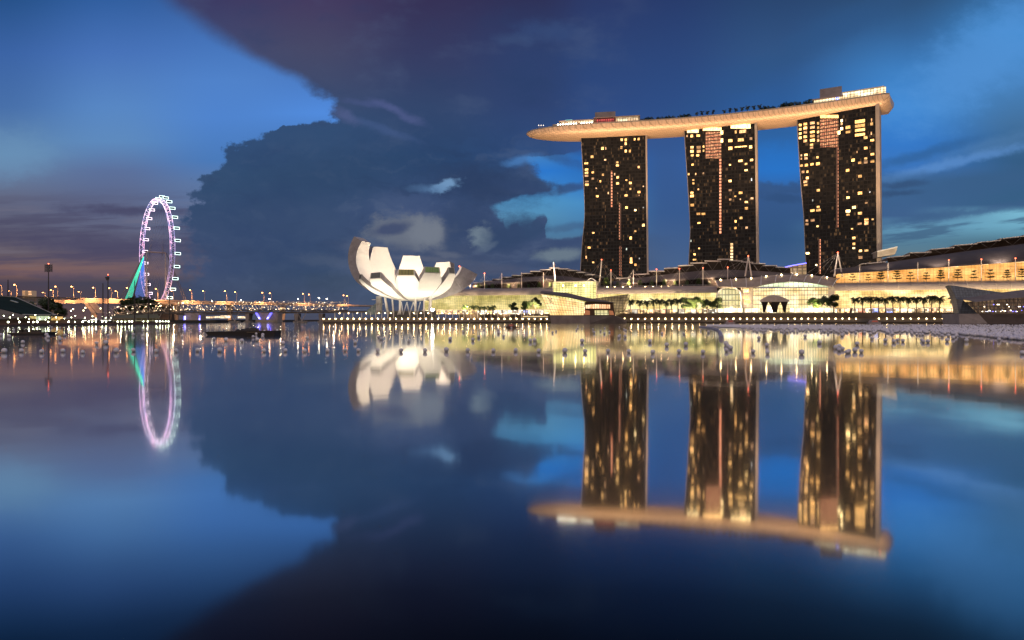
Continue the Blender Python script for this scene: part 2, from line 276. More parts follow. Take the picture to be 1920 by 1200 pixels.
def world_loc(o):
    v = Vector((0, 0, 0))
    while o is not None: v += o.location; o = o.parent
    return v
class MB:
    def __init__(s): s.v = []; s.f = []; s.mi = []
    def add(s, vs, fs, m=0):
        b = len(s.v); s.v += [tuple(v) for v in vs]
        for f in fs: s.f.append([b+i for i in f]); s.mi.append(m)
        return s
    def box(s, c, size, m=0, rz=0.0):
        c = Vector(c); hx, hy, hz = (x/2 for x in size); r = Matrix.Rotation(rz, 3, 'Z')
        vs = [c+r@Vector((i*hx, j*hy, k*hz)) for k in (-1, 1) for j in (-1, 1) for i in (-1, 1)]
        return s.add(vs, [(0,2,3,1),(4,5,7,6),(0,1,5,4),(2,6,7,3),(0,4,6,2),(1,3,7,5)], m)
    def par(s, o, a, b, c, m=0):
        o, a, b, c = map(Vector, (o, a, b, c))
        vs = [o+a*i+b*j+c*k for k in (0, 1) for j in (0, 1) for i in (0, 1)]
        return s.add(vs, [(0,2,3,1),(4,5,7,6),(0,1,5,4),(2,6,7,3),(0,4,6,2),(1,3,7,5)], m)
    def tube(s, p, q, r, n=6, r2=None, m=0):
        p, q = Vector(p), Vector(q); d = (q-p)
        if d.length < 1e-6: return s
        d.normalize(); u = d.orthogonal().normalized(); w = d.cross(u); r2 = r if r2 is None else r2
        vs = [p+(u*math.cos(2*math.pi*i/n)+w*math.sin(2*math.pi*i/n))*r for i in range(n)]
        vs += [q+(u*math.cos(2*math.pi*i/n)+w*math.sin(2*math.pi*i/n))*r2 for i in range(n)]
        fs = [(i, (i+1) % n, n+(i+1) % n, n+i) for i in range(n)]+[tuple(range(n-1, -1, -1)), tuple(range(n, 2*n))]
        return s.add(vs, fs, m)
    def path(s, pts, r, n=5, m=0):
        for a, b in zip(pts[:-1], pts[1:]): s.tube(a, b, r, n, m=m)
        return s
    def sphere(s, c, r, nu=8, nv=6, m=0, sc=(1, 1, 1)):
        c = Vector(c); vs = [c+Vector((0, 0, r*sc[2]))]
        for j in range(1, nv):
            t = math.pi*j/nv
            vs += [c+Vector((r*sc[0]*math.sin(t)*math.cos(2*math.pi*i/nu), r*sc[1]*math.sin(t)*math.sin(2*math.pi*i/nu), r*sc[2]*math.cos(t))) for i in range(nu)]
        vs.append(c-Vector((0, 0, r*sc[2]))); e = len(vs)-1
        fs = [(0, 1+i, 1+(i+1) % nu) for i in range(nu)]
        for j in range(nv-2):
            a = 1+j*nu
            fs += [(a+i, a+nu+i, a+nu+(i+1) % nu, a+(i+1) % nu) for i in range(nu)]
        a = 1+(nv-2)*nu
        fs += [(e, a+(i+1) % nu, a+i) for i in range(nu)]
        return s.add(vs, fs, m)
    def prism(s, poly, vec, m=0, mside=None):
        n = len(poly); vec = Vector(vec); poly = [Vector(p) for p in poly]
        s.add(poly+[p+vec for p in poly], [tuple(range(n))], m)
        b = len(s.v)-2*n
        s.f.append([b+n+i for i in range(n-1, -1, -1)]); s.mi.append(m if mside is None else mside)
        for i in range(n):
            s.f.append([b+i, b+n+i, b+n+(i+1) % n, b+(i+1) % n]); s.mi.append(m if mside is None else mside)
        return s
    def sheet(s, rows, off=None, m=0):
        "grid surface; off gives it thickness"
        nr, nc = len(rows), len(rows[0]); vs = [Vector(p) for r in rows for p in r]
        fs = [(i*nc+j, i*nc+j+1, (i+1)*nc+j+1, (i+1)*nc+j) for i in range(nr-1) for j in range(nc-1)]
        if off is not None:
            off = Vector(off); k = nr*nc; vs += [v+off for v in vs]
            fs += [tuple(k+a for a in reversed(f)) for f in fs[:]]
            rim = [j for j in range(nc)]+[i*nc+nc-1 for i in range(1, nr)]+[(nr-1)*nc+j for j in range(nc-2, -1, -1)]+[i*nc for i in range(nr-2, 0, -1)]
            fs += [(rim[i], k+rim[i], k+rim[(i+1) % len(rim)], rim[(i+1) % len(rim)]) for i in range(len(rim))]
        return s.add(vs, fs, m)
    def build(s, name, mats, parent=None, smooth=False, loc=None):
        me = bpy.data.meshes.new(name)
        base = Vector(loc) if loc is not None else (world_loc(parent) if parent is not None else Vector((0, 0, 0)))
        me.from_pydata([tuple(Vector(v)-base) for v in s.v], [], s.f)
        mats = mats if isinstance(mats, (list, tuple)) else [mats]
        for x in mats: me.materials.append(x)
        if len(mats) > 1: me.polygons.foreach_set('material_index', s.mi)
        if smooth: me.polygons.foreach_set('use_smooth', [True]*len(me.polygons))
        me.update()
        o = bpy.data.objects.new(name, me); scene.collection.objects.link(o)
        if parent is not None: o.parent = parent
        elif loc is not None: o.location = base
        return o
def tag(o, label, cat, group=None):
    o['label'] = label; o['category'] = cat
    if group: o['group'] = group
    return o
def thing(name, label, cat, loc=(0, 0, 0), group=None):
    o = bpy.data.objects.new(name, None); scene.collection.objects.link(o); o.location = loc; o.empty_display_size = 1
    return tag(o, label, cat, group)
def struct(mb, name, mats, **k):
    o = mb.build(name, mats, **k); o['kind'] = 'structure'; return o
def kids(o): return [c for c in KID.get(o.name, [])]
KID = {}
def scan():
    KID.clear()
    for o in scene.objects:
        if o.parent is not None: KID.setdefault(o.parent.name, []).append(o)
def dup(root, loc, rz=0.0, sc=(1, 1, 1), label=None, group=None):
    r = root.copy(); scene.collection.objects.link(r); r.location = loc; r.rotation_euler = (0, 0, rz); r.scale = sc
    if label: r['label'] = label
    if group: r['group'] = group
    for ch in kids(root):
        c = ch.copy(); scene.collection.objects.link(c); c.parent = r
        for gr in kids(ch):
            d = gr.copy(); scene.collection.objects.link(d); d.parent = c
    return r
ORD = ['first','second','third','fourth','fifth','sixth','seventh','eighth','ninth','tenth','eleventh','twelfth','thirteenth','fourteenth','fifteenth','sixteenth','seventeenth','eighteenth','nineteenth','twentieth']
TENS = ['twent','thirt','fort','fift','sixt','sevent','eight','ninet']
def nth(i):
    "0-based ordinal word"
    n = i+1
    if n <= 20: return ORD[n-1]
    t, u = divmod(n, 10)
    return TENS[t-2]+'ieth' if u == 0 else TENS[t-2]+'y-'+ORD[u-1]
# ------------------------------------------------------------------ water
wm = bpy.data.materials.new('still_water'); wm.use_nodes = True; t = wm.node_tree; t.nodes.clear(); q = G(t)
lw = q.n('ShaderNodeLayerWeight'); lw.inputs[0].default_value = .5
fac = q.ramp(lw.outputs['Facing'], [(0, (.03,)*3), (.60, (.06,)*3), (.655, (.16,)*3), (.72, (.42,)*3), (.785, (.78,)*3), (.9, (.94,)*3), (1, (.97,)*3)])
tint = q.ramp(lw.outputs['Facing'], [(.6, (.85, .95, 1)), (.74, (.90, .97, 1)), (.86, (.99, .99, 1)), (1, (1, 1, 1))])
gl = q.n('ShaderNodeBsdfGlossy'); t.links.new(tint, gl.inputs['Color'])
geo = q.n('ShaderNodeNewGeometry')
rn, _ = q.noise(geo.outputs['Position'], .012, 3, .5)
t.links.new(q.m('ADD', q.m('MULTIPLY', rn, .014), .040), gl.inputs['Roughness'])
gl2 = q.n('ShaderNodeBsdfGlossy'); t.links.new(tint, gl2.inputs['Color']); t.links.new(q.m('ADD', q.m('MULTIPLY', rn, .04), .080), gl2.inputs['Roughness'])
nz, _ = q.noise(geo.outputs['Position'], .35, 2, .5)
bp = q.n('ShaderNodeBump'); bp.inputs['Strength'].default_value = .012; bp.inputs['Distance'].default_value = .25
t.links.new(nz, bp.inputs['Height']); t.links.new(bp.outputs[0], gl.inputs['Normal']); t.links.new(bp.outputs[0], gl2.inputs['Normal'])
glm = q.n('ShaderNodeMixShader'); glm.inputs[0].default_value = .24; t.links.new(gl.outputs[0], glm.inputs[1]); t.links.new(gl2.outputs[0], glm.inputs[2])
df = q.n('ShaderNodeBsdfDiffuse'); df.inputs[0].default_value = (.003, .008, .013, 1)
mx = q.n('ShaderNodeMixShader'); t.links.new(fac, mx.inputs[0]); t.links.new(df.outputs[0], mx.inputs[1]); t.links.new(glm.outputs[0], mx.inputs[2])
ou = q.n('ShaderNodeOutputMaterial'); t.links.new(mx.outputs[0], ou.inputs[0])
w = MB(); w.add([(-12000, -800, 0), (12000, -800, 0), (12000, 20000, 0), (-12000, 20000, 0)], [(0, 1, 2, 3)])
struct(w, 'water', wm)
# ------------------------------------------------------------------ shared materials
white_paint = mat('white_paint', (.72,.7,.68), .5, vary=.08)
steel = mat('pale_steel', (.5,.49,.47), .4, .3, vary=.1)
dark_steel = mat('dark_steel', (.06,.06,.065), .5, .3)
concrete = mat('concrete', (.30,.27,.24), .85)
dark_stone = mat('dark_stone', (.09,.075,.065), .8)
pale_stone = mat('pale_stone', (.42,.37,.31), .8)
deckm = mat('promenade_paving', (.16,.14,.12), .8)
earth = mat('dark_ground', (.045,.045,.04), .95)
lamp_w = mat('lamp_warm', (.8,.7,.5), emit=(1,.68,.32), es=55, vary=0)
lamp_o = mat('lamp_sodium', (.8,.5,.2), emit=(1,.36,.085), es=20, vary=0)
lamp_g = mat('lamp_cool', (.8,.8,.7), emit=(.93,1,.62), es=30, vary=0)
lamp_p = mat('lamp_white', (.8,.8,.8), emit=(1,.88,.66), es=30, vary=0)
lamp_s = mat('lamp_small', (.8,.7,.5), emit=(1,.80,.52), es=7, vary=0, sample=False)
lamp_r = mat('beacon_red', (.8,.1,.05), emit=(1,.12,.05), es=9, vary=0)
lamp_b = mat('lamp_blue', (.1,.1,.8), emit=(.16,.14,1), es=5, vary=0)

# ------------------------------------------------------------------ land
QUAY = [L(spx(2150, 52), 52, 0), L(spx(1400, 52), 52, 0), L(spx(1060, 52), 52, 0), P(905, 0, 512), P(770, 0, 482), P(606, 0, 486)]
for p in QUAY: p.z = 0
def slab(poly, z0, z1): return MB().prism([Vector((p[0], p[1], z0)) for p in poly], (0, 0, z1-z0))
back = [Vector((-128, 640, 0)), Vector((-40, 900, 0)), Vector((900, 900, 0)), Vector((1000, 500, 0))]
struct(slab(QUAY+back, -1, 3.1), 'promenade', deckm)
up = [L(spx(2150, 44), 44, 0), L(spx(1060, 44), 44, 0), L(spx(1040, 60), 30, 0), L(spx(860, 10), 10, 0), L(spx(860, -60), -60, 0), L(spx(2150, -60), -60, 0)]
struct(slab(up, 3.1, 7.2), 'terrace_ground', mat('terrace_wall', (.13,.095,.065), .8))
# far land behind the bridges and behind the towers
far = [(-3200, 1350), (-700, 1120), (-420, 1150), (-330, 1500), (-60, 1900), (300, 1700), (2600, 1500), (9000, 9000), (-9000, 9000)]
struct(slab(far, -1, 2.5), 'far_shore', earth)
leftland = [(-900, 420), (-330, 470), (-250, 520), (-240, 640), (-330, 700), (-560, 760), (-640, 800), (-1500, 900), (-1600, 420)]
struct(slab(leftland, -1, 2.0), 'west_shore', earth)
shore2 = [(-640, 800), (-330, 700), (-270, 820), (-290, 1000), (-330, 1160), (-900, 1200)]
struct(slab(shore2, -1, 2.2), 'garden_shore', earth)

# ------------------------------------------------------------------ the three towers
tower_m = bpy.data.materials.new('dark_curtain_wall'); tower_m.use_nodes = True
t = tower_m.node_tree; q = G(t); b = t.nodes['Principled BSDF']
geo = q.n('ShaderNodeNewGeometry'); dt = q.n('ShaderNodeVectorMath', operation='DOT_PRODUCT')
t.links.new(geo.outputs['Position'], dt.inputs[0]); dt.inputs[1].default_value = (.93, -.36, 0)
se = q.n('ShaderNodeSeparateXYZ'); t.links.new(geo.outputs['Position'], se.inputs[0])
sa = q.m('DIVIDE', dt.outputs['Value'], 3.0); za = q.m('DIVIDE', se.outputs[2], 3.4)
ln = q.m('MAXIMUM', q.m('LESS_THAN', q.m('FRACT', sa), .16), q.m('LESS_THAN', q.m('FRACT', za), .26))
wn = q.n('ShaderNodeTexWhiteNoise', noise_dimensions='2D'); t.links.new(q.xyz(q.m('FLOOR', sa), q.m('FLOOR', za)), wn.inputs['Vector'])
pane = q.ramp(wn.outputs[0], [(0, (.008,.007,.006)), (.7, (.014,.012,.010)), (.95, (.024,.02,.016)), (1, (.05,.04,.03))])
t.links.new(q.mix(ln, pane, (.0145,.0125,.011,1)), b.inputs['Base Color'])
t.links.new(q.m('ADD', q.m('MULTIPLY', ln, .35), .22), b.inputs['Roughness'])
wv_ = q.n('ShaderNodeTexWhiteNoise', noise_dimensions='2D'); t.links.new(q.xyz(q.m('FLOOR', q.m('MULTIPLY', sa, 2.0)), q.m('FLOOR', za), 0), wv_.inputs['Vector'])
b.inputs['Emission Color'].default_value = (1, .52, .22, 1)          # faintly lit rooms behind drawn curtains
t.links.new(q.m('MULTIPLY', q.m('MULTIPLY', q.m('POWER', q.sm(wv_.outputs[0], .80, 1.0), 2.0), .11), q.m('SUBTRACT', 1, ln)), b.inputs['Emission Strength'])
tower_m.cycles.emission_sampling = 'NONE'; b.inputs['Specular IOR Level'].default_value = .18
fin_m = mat('tower_fin', (.46,.37,.29), .6, vary=.12)
win_warm = mat('window_warm', (.2,.15,.1), .4, emit=(1,.46,.115), es=3.1, vary=0, sample=False)
win_bright = mat('window_bright', (.3,.3,.2), .4, emit=(1,.60,.21), es=7, vary=0)
win_dim = mat('window_dim', (.2,.15,.1), .4, emit=(1,.46,.17), es=1.3, vary=0, sample=False)
win_cool = mat('window_cool', (.2,.2,.2), .4, emit=(.85,.95,.75), es=1.2, vary=0, sample=False)
win_pink = mat('window_pink', (.2,.1,.1), .4, emit=(1,.34,.20), es=1.1, vary=0, sample=False)
strip_pink = litglass('lift_lobby_pink', (1,.30,.14), (1,.42,.22), 1.9, 5.0, 3.05, .34, (.93,-.36,0), .6, .1, .1, .06, False)
strip_warm = litglass('lift_lobby_warm', (1,.6,.25), (1,.75,.4), 2.2, 5.0, 3.05, .34, (.93,-.36,0), .6, .1, .1, .06, False)
club_m = litglass('club_glass', (.85,.20,.09), (1,.50,.22), 1.7, 1.5, 3.1, .34, (.93,-.36,0), .10, .5, .6, .06, False)
unit = {}
def unit_win(m):
    if m.name not in unit:
        mb = MB(); mb.box((0, -.06, 0), (1, .12, 1))
        unit[m.name] = mb.build('window', m).data
        bpy.data.objects.remove(bpy.data.objects['window'])
    return unit[m.name]
TOWERS = {
 'a': dict(YL=748, YR=735, left=[(258,1090),(343,1095),(372,1096.3),(401,1097),(425,1095.5),(446,1093),(480,1090.5),(520,1088)], right=[(240,1210),(300,1210.6),(520,1213)], top=252, fin=1.6),
 'b': dict(YL=722, YR=697, left=[(245,1283.5),(300,1287),(343,1290),(405,1293.7),(432,1295),(445,1294.3),(493,1292),(520,1291.5)], right=[(230,1415),(520,1418.5)], top=238, fin=2.2),
 'c': dict(YL=682, YR=644, left=[(225,1495.2),(243,1496),(343,1502),(408,1508),(460,1510),(520,1513)], right=[(200,1641.5),(520,1644.5)], top=206, fin=3.2)}
W = {}
W['a'] = [(a,b,c,d,6) for a,b,c,d in [(553,500,35,25),(822,488,20,25),(853,488,18,28),(853,517,18,25),(920,485,14,20),(950,483,18,22),(981,505,12,18),(678,553,22,25),(703,553,10,22),(821,547,18,25),(853,573,18,25),(884,573,16,25),(601,615,26,25),(699,638,18,14),(557,665,34,15),(791,657,18,20),(791,680,26,20),(950,693,18,20),(559,712,30,18),(559,735,30,18),(559,758,32,20),(606,733,22,18),(606,780,22,18),(682,750,18,20),(770,747,10,24),(793,770,22,20),(663,800,14,18),(562,803,32,18),(562,825,34,22),(792,815,26,20),(825,815,12,12),(858,792,16,14),(888,812,24,20),(632,852,12,8),(722,888,10,20),(793,890,6,6),(888,857,16,18),(856,906,28,20),(640,912,24,18),(953,880,26,20),(953,905,4,14),(859,996,22,20),(924,1016,18,16),(985,1128,24,18),(925,1174,18,12),(609,1185,20,16),(985,838,10,10),(985,996,10,8)]] + \
 [(a,b,c,d,8) for a,b,c,d in [(484,530,16,18),(440,562,12,12),(209,571,10,14),(415,600,14,18),(188,652,18,12),(392,660,6,16),(417,716,14,24),(417,733,16,12),(441,746,14,14),(210,733,12,10),(462,712,6,10),(172,705,8,20)]]
W['b'] = [(a,b,c,d,7) for a,b,c,d in [(113,460,14,18),(148,460,22,24),(197,457,30,20),(150,545,28,22),(150,575,30,25),(152,605,24,20),(200,545,38,26),(200,575,34,28),(193,605,24,18),(237,540,14,20),(237,570,14,22),(438,495,36,26),(516,488,52,30),(592,480,22,24),(530,425,60,30),(478,430,16,28),(438,552,34,30),(590,542,24,26),(516,540,110,5),(513,646,36,20),(597,640,26,20),(555,670,22,18),(154,675,20,18),(555,717,26,16),(435,676,16,14),(125,746,14,20),(178,745,6,18),(235,740,14,16),(160,790,18,14),(160,815,18,18),(435,797,26,20),(597,786,8,24),(198,860,14,16),(436,867,26,18),(515,886,32,22),(150,885,28,16),(150,910,32,22),(600,927,26,18),(437,937,20,18),(513,935,10,14),(475,912,14,12),(557,955,26,18),(152,978,32,24),(558,1002,28,22),(198,1044,34,20),(236,1044,34,20),(518,1075,24,22),(202,1112,26,14),(477,1100,16,22),(475,1150,20,20),(560,1148,20,20)]] + \
 [(a,b,c,d,8) for a,b,c,d in [(763,689,14,12),(763,718,22,10),(788,657,10,10),(743,615,6,14)]]
W['c'] = [(a,b,c,d,7) for a,b,c,d in [(1047,525,28,20),(1047,548,28,20),(1273,345,14,24),(1273,370,16,20),(1273,405,20,25),(1320,395,40,28),(1320,430,38,22),(1410,350,84,30),(1410,383,84,28),(1410,415,84,26),(1410,450,84,24),(1452,472,32,26),(1497,340,8,30),(1497,370,24,26),(1495,440,8,30),(1502,493,30,22),(1453,550,28,24),(1388,580,8,20),(1503,597,30,22),(1453,628,26,20),(1453,655,32,28),(1503,650,32,24),(1358,641,28,26),(1408,660,26,22),(1317,718,28,24),(1410,762,30,26),(1005,602,28,20),(1005,628,28,22),(970,605,14,18),(970,630,12,18),(1092,620,18,20),(972,682,22,20),(1008,678,26,24),(1050,672,26,22),(1095,668,32,26),(983,730,24,22),(1016,727,18,22),(1015,775,22,22),(1000,803,32,24),(1002,828,30,16),(1097,867,28,22),(1320,922,26,20),(1315,878,12,12),(1410,888,36,26),(1484,880,6,14),(1457,962,22,14),(1055,943,8,18),(1096,992,24,18),(1098,1016,40,24),(1053,1019,38,22),(1365,995,30,24),(1410,1040,34,26),(1320,1024,36,24),(1320,1050,28,18),(1458,1085,34,20),(1458,1112,34,36),(1408,1118,34,20),(1012,1094,22,20),(1012,1120,26,24),(1055,1092,34,24),(1092,1137,20,16),(1505,1085,18,14),(1350,1156,16,6)]
  + [(962,y,24,22) for y in (378,410,442,474)] + [(1000,y,30,24) for y in (370,400,432,465,497)] + [(1053,y,40,24) for y in (362,395,428,460,492)] + [(1096,y,18,24) for y in (365,398,430,462,492)]] + \
 [(a,b,c,d,8) for a,b,c,d in [(1632,600,20,16),(1632,632,16,18),(1632,655,16,12),(1700,668,24,14),(1668,670,18,14),(1668,706,24,18),(1380,683,22,12),(1427,747,10,8)]]
def unz(x, y, reg):
    if reg == 6: return 960+x/4, 140+y/4, .25
    if reg == 7: return 1260+x/4, 140+y/4, .25
    return 1040+x/2.909, 240+y/2.909, 1/2.909
TL = {'a': 'dark hotel tower with the fewest lit windows, under the pointed end of the roof ship', 'b': 'dark hotel tower standing between its two neighbours, pink lift strip down its middle', 'c': 'tallest looking dark hotel tower, most lit windows, broad beige side wall'}
TFACE = {}
for key, T in TOWERS.items():
    pc = ((T['left'][0][1]+T['right'][0][1])/2)
    base = Vector((X(pc, (T['YL']+T['YR'])/2), (T['YL']+T['YR'])/2, 7))
    root = thing('hotel_tower', TL[key], 'tower', base, 'three hotel towers under one roof')
    a0 = P(T['left'][0][1], 600, T['YL']); a1 = P(T['right'][0][1], 600, T['YR'])
    d = (a1-a0); d.z = 0; d.normalize(); nb = Vector((-d.y, d.x, 0))      # nb points away from the viewer
    TFACE[key] = (a0, d, nb)
    def onface(px, py):
        "where the sight line meets the facade plane"
        k = (px-960)/F; s = (k*a0.y-a0.x)/(d.x-k*d.y); p = a0+d*s
        return Vector((p.x, p.y, H+(600-py)/F*p.y))
    tops = [T['top']-6+i*(526-T['top'])/26 for i in range(27)]
    def lx(py, tb): return float(np.interp(py, [v[0] for v in tb], [v[1] for v in tb]))
    rows = []
    ztop = Zp(T['top'], (T['YL']+T['YR'])/2)
    levels = [7+(ztop-7)*i/28 for i in range(29)]
    mb = MB()
    rings = []
    for z in levels:
        pyl = 600-(z-H)*F/T['YL']; pyr = 600-(z-H)*F/T['YR']
        pl = onface(lx(pyl, T['left']), pyl); pr = onface(lx(pyr, T['right']), pyr)
        pl.z = pr.z = z
        dep = 15+16*max(0, (1-(z-7)/(ztop-7)))**1.6
        rings.append([pl, pr, pr+nb*dep-d*3, pl+nb*dep+d*2])
    for i in range(len(rings)-1):
        r0, r1 = rings[i], rings[i+1]
        n = 12
        fr = [[r0[0].lerp(r0[1], j/n) for j in range(n+1)], [r1[0].lerp(r1[1], j/n) for j in range(n+1)]]
        mb.sheet(fr)
        for e in (1, 2, 3): mb.add([r0[e], r0[(e+1) % 4], r1[(e+1) % 4], r1[e]], [(0, 1, 2, 3)])
    mb.add(rings[-1], [(0, 1, 2, 3)])
    mb.build('facade', tower_m, root)
    # pale wall edges at both sides, the right one broad
    f = MB()
    for i in range(len(rings)-1):
        r0, r1 = rings[i], rings[i+1]; wd = T['fin']
        f.par(r0[1]-nb*.9+d*.05, d*wd, nb*(9), r1[1]-r0[1])
    f.build('side_wall', fin_m, root)
    f = MB()
    for i in range(len(rings)-1):
        r0, r1 = rings[i], rings[i+1]
        f.par(r0[0]-nb*.5-d*.55, d*.5, nb*3, r1[0]-r0[0])
    f.build('edge_trim', mat('edge_trim', (.34,.29,.25), .5), root)
    # floors read as thin ledges every fifth storey
    f = MB()
    for z in np.arange(24, ztop-4, 17):
        pyl = 600-(z-H)*F/T['YL']; pyr = 600-(z-H)*F/T['YR']
        pl = onface(lx(pyl, T['left']), pyl); pr = onface(lx(pyr, T['right']), pyr); pl.z = pr.z = z
        f.par(pl-nb*.25, pr-pl, nb*.25, (0, 0, .35))
    f.build('floor_ledge', mat('ledge_dark', (.018,.016,.015), .6), root)
    def win(px, py, w, h, m, nm='window'):
        p = onface(px, py); sc = p.y/F
        o = bpy.data.objects.new(nm, unit_win(m)); scene.collection.objects.link(o); o.parent = root
        o.location = p-nb*.06-base; o.rotation_euler = (0, 0, math.atan2(d.y, d.x)); o.scale = (w*sc*.80, 1, h*sc*.82)
        return o
    for k, (x, y, w_, h_, reg) in enumerate(W[key]):
        px, py, s = unz(x, y, reg)
        r = random.random(); m = win_warm if r < .72 else (win_bright if r < .8 else win_dim)
        if w_*s < 3.2: m = win_dim if r < .6 else win_cool
        win(px, py, max(w_*s, 2.2), max(h_*s*.95, 2.6), m)
    def strip(px, y0, y1, w, m, step, nm):
        pa, pb = onface(px, y1), onface(px, y0); sc = pa.y/F; st = MB()
        st.par(pa-d*w*sc/2-nb*.14, d*w*sc, nb*.12, pb-pa); st.build(nm, m, root)
    def patch(px0, px1, py0, py1, m, nm):
        st = MB(); pa, pb = onface(px0, py1), onface(px1, py1); pc_, pd_ = onface(px1, py0), onface(px0, py0)
        st.sheet([[pa-nb*.16, pb-nb*.16], [pd_-nb*.16, pc_-nb*.16]], nb*.1); st.build(nm, m, root)
    if key == 'a':
        strip(1146.3, 320.5, 388, 3.6, strip_pink, 5.6, 'lift_lobby_glazing'); strip(1162.8, 381, 449, 3.6, strip_pink, 5.6, 'lift_lobby_glazing')
        strip(1163.2, 461, 517, 3.6, strip_pink, 5.6, 'lift_lobby_glazing')
    if key == 'b':
        strip(1350.6, 297, 439, 3.4, strip_pink, 5.4, 'lift_lobby_glazing'); strip(1372, 455, 488, 4.6, strip_warm, 5.6, 'lift_lobby_glazing')
        patch(1322.5, 1352, 247.5, 297, club_m, 'club_windows')
        patch(1288.5, 1310, 242.5, 249, win_bright, 'crown_windows'); patch(1318, 1352.5, 238.8, 245, win_warm, 'crown_windows'); patch(1370, 1407, 232.5, 241, win_bright, 'crown_windows')
        for y in (248.5, 263.5): win(1353.5, y, 5.5, 8.5, win_bright, 'floodlit_window')
    if key == 'c':
        strip(1569.8, 277, 427, 3.8, strip_pink, 5.8, 'lift_lobby_glazing'); strip(1536.6, 448, 513, 3.8, strip_pink, 5.8, 'lift_lobby_glazing')
        patch(1538, 1571.5, 224, 276, club_m, 'club_windows'); patch(1538, 1572, 215.5, 221.5, win_warm, 'crown_windows')
        win(1573, 248.5, 5.5, 8.5, win_bright, 'floodlit_window')
    # glazed crown set back under the roof ship
    top = rings[-1]; c = MB()
    zc = {'a': 9.0, 'b': 4.0, 'c': 5.0}[key]
    q0, q1 = top[0]+nb*2.5+d*2, top[1]+nb*2.5-d*1.5
    c.par(q0, q1-q0, nb*10, (0, 0, zc))
    c.build('crown', mat('crown_wall', (.16,.14,.115), .6), root)
    if key == 'a':
        c = MB(); c.par(q0-nb*.2+Vector((0, 0, .8)), (q1-q0), nb*.15, (0, 0, 5.0))
        c.build('crown_windows', litglass('crown_glass', (.75,.62,.3), (1,.85,.5), .55, 3.2, 2.4, .2, (.93,-.36,0), .25, .08, .3, .3, False), root)
        for px in (1129, 1141):
            p = onface(px, 254.5); s_ = MB(); s_.sphere(p+nb*2, .9); s_.build('lamp', lamp_p, root)

# ------------------------------------------------------------------ the ship-shaped roof garden
EX = np.array([15, 45, 75, 132, 187, 233, 281, 319, 337.]); EY = np.array([748.5, 742, 735.5, 723, 709, 691, 664.5, 641, 629.5])
pf = np.polyfit(EX, EY, 4)
def edge(x): return Vector((x, float(np.polyval(pf, x)), 0))
def enb(x):
    e = edge(x+1)-edge(x-1); e.normalize(); return Vector((-e.y, e.x, 0)), e
def ex_of(px, w=0.0):
    lo, hi = -20., 400.
    for _ in range(40):
        mid = (lo+hi)/2; p = edge(mid)+enb(mid)[0]*w
        if p.x/p.y*F+960 < px: lo = mid
        else: hi = mid
    return lo
x0, x1 = ex_of(987, 19), ex_of(1667)
root = thing('roof_garden_ship', 'long curved ship-shaped roof deck bridging the tops of the three hotel towers', 'sky deck', edge(180)+enb(180)[0]*19+Vector((0, 0, 186)))
hull_m = mat('hull_cladding', (.56,.39,.25), .45, .25, vary=.10, nscale=.35)
t = hull_m.node_tree; q = G(t); b = t.nodes['Principled BSDF']
geo = q.n('ShaderNodeNewGeometry'); br_ = q.n('ShaderNodeTexBrick'); t.links.new(geo.outputs['Position'], br_.inputs['Vector'])
br_.inputs['Scale'].default_value = .13; br_.inputs['Color1'].default_value = (.84,.58,.38,1); br_.inputs['Color2'].default_value = (.76,.52,.335,1); br_.inputs['Mortar'].default_value = (.55,.37,.235,1)
br_.inputs['Mortar Size'].default_value = .025; t.links.new(br_.outputs[0], b.inputs['Base Color'])
rows = []; rim = []
ZD = 199.5
for i in range(97):
    x = x0+(x1-x0)*i/96
    n, e = enb(x); tl = (x-x0)/78; tr = (x1-x)/3.5
    k = math.sqrt(max(0, 1-(1-min(1, tl))**2)); kr = .55+.45*math.sqrt(max(0, 1-(1-min(1, tr))**2))
    kk = max(.02, k*kr); hw = 19*max(.03, k)*(.8+.2*min(1, tr)); dp = 11.6*kk
    zt = ZD-2.0*(1-k)
    c = edge(x)+n*19
    pts = []
    for j in range(15):
        a = math.pi*j/14
        ca = math.cos(a); sa_ = math.sin(a)
        pts.append(c-n*hw*(abs(ca)**.72)*(1 if ca > 0 else -1)+Vector((0, 0, zt-dp*(sa_**.85))))
    rows.append(pts)
hb = MB(); hb.sheet(rows)
hb.add([rows[-1][j] for j in range(15)], [tuple(range(15))]); hb.add(rows[0], [tuple(range(14, -1, -1))])
hb.build('hull', hull_m, root, smooth=True)
db = MB()
for i in range(96):
    db.add([rows[i][0], rows[i+1][0], rows[i+1][14], rows[i][14]], [(0, 1, 2, 3)])
db.build('deck', mat('deck_boards', (.14,.10,.075), .8), root)
pb = MB()
for i in range(0, 96):
    a, b_ = rows[i][0], rows[i+1][0]
    pb.par(a+Vector((0, 0, .02)), b_-a, (b_-a).cross(Vector((0, 0, 1))).normalized()*-.3, (0, 0, 1.3))
pb.build('parapet', mat('parapet', (.30,.25,.20), .5), root)
def DK(px, w, z):
    x = ex_of(px, w); return edge(x)+enb(x)[0]*w+Vector((0, 0, z))
def deckblock(name, pxs, w0, w1, z0, z1, m, par, roof=None):
    mb = MB(); a = [DK(p, w0, z0) for p in pxs]; c = [DK(p, w1, z0) for p in pxs]
    up_ = Vector((0, 0, z1-z0)); poly = a+c[::-1]
    mb.prism(poly, up_); o = mb.build(name, m, par)
    return o
resto = litglass('restaurant_glass', (1,.62,.34), (1,.86,.55), 1.7, 2.6, 3.2, .22, (.93,-.36,0), .3, .15, .2, .15)
resto2 = litglass('club_terrace_glass', (1,.70,.36), (1,.9,.62), 2.6, 2.6, 2.2, .2, (.93,-.36,0), .3, .1, .2, .2)
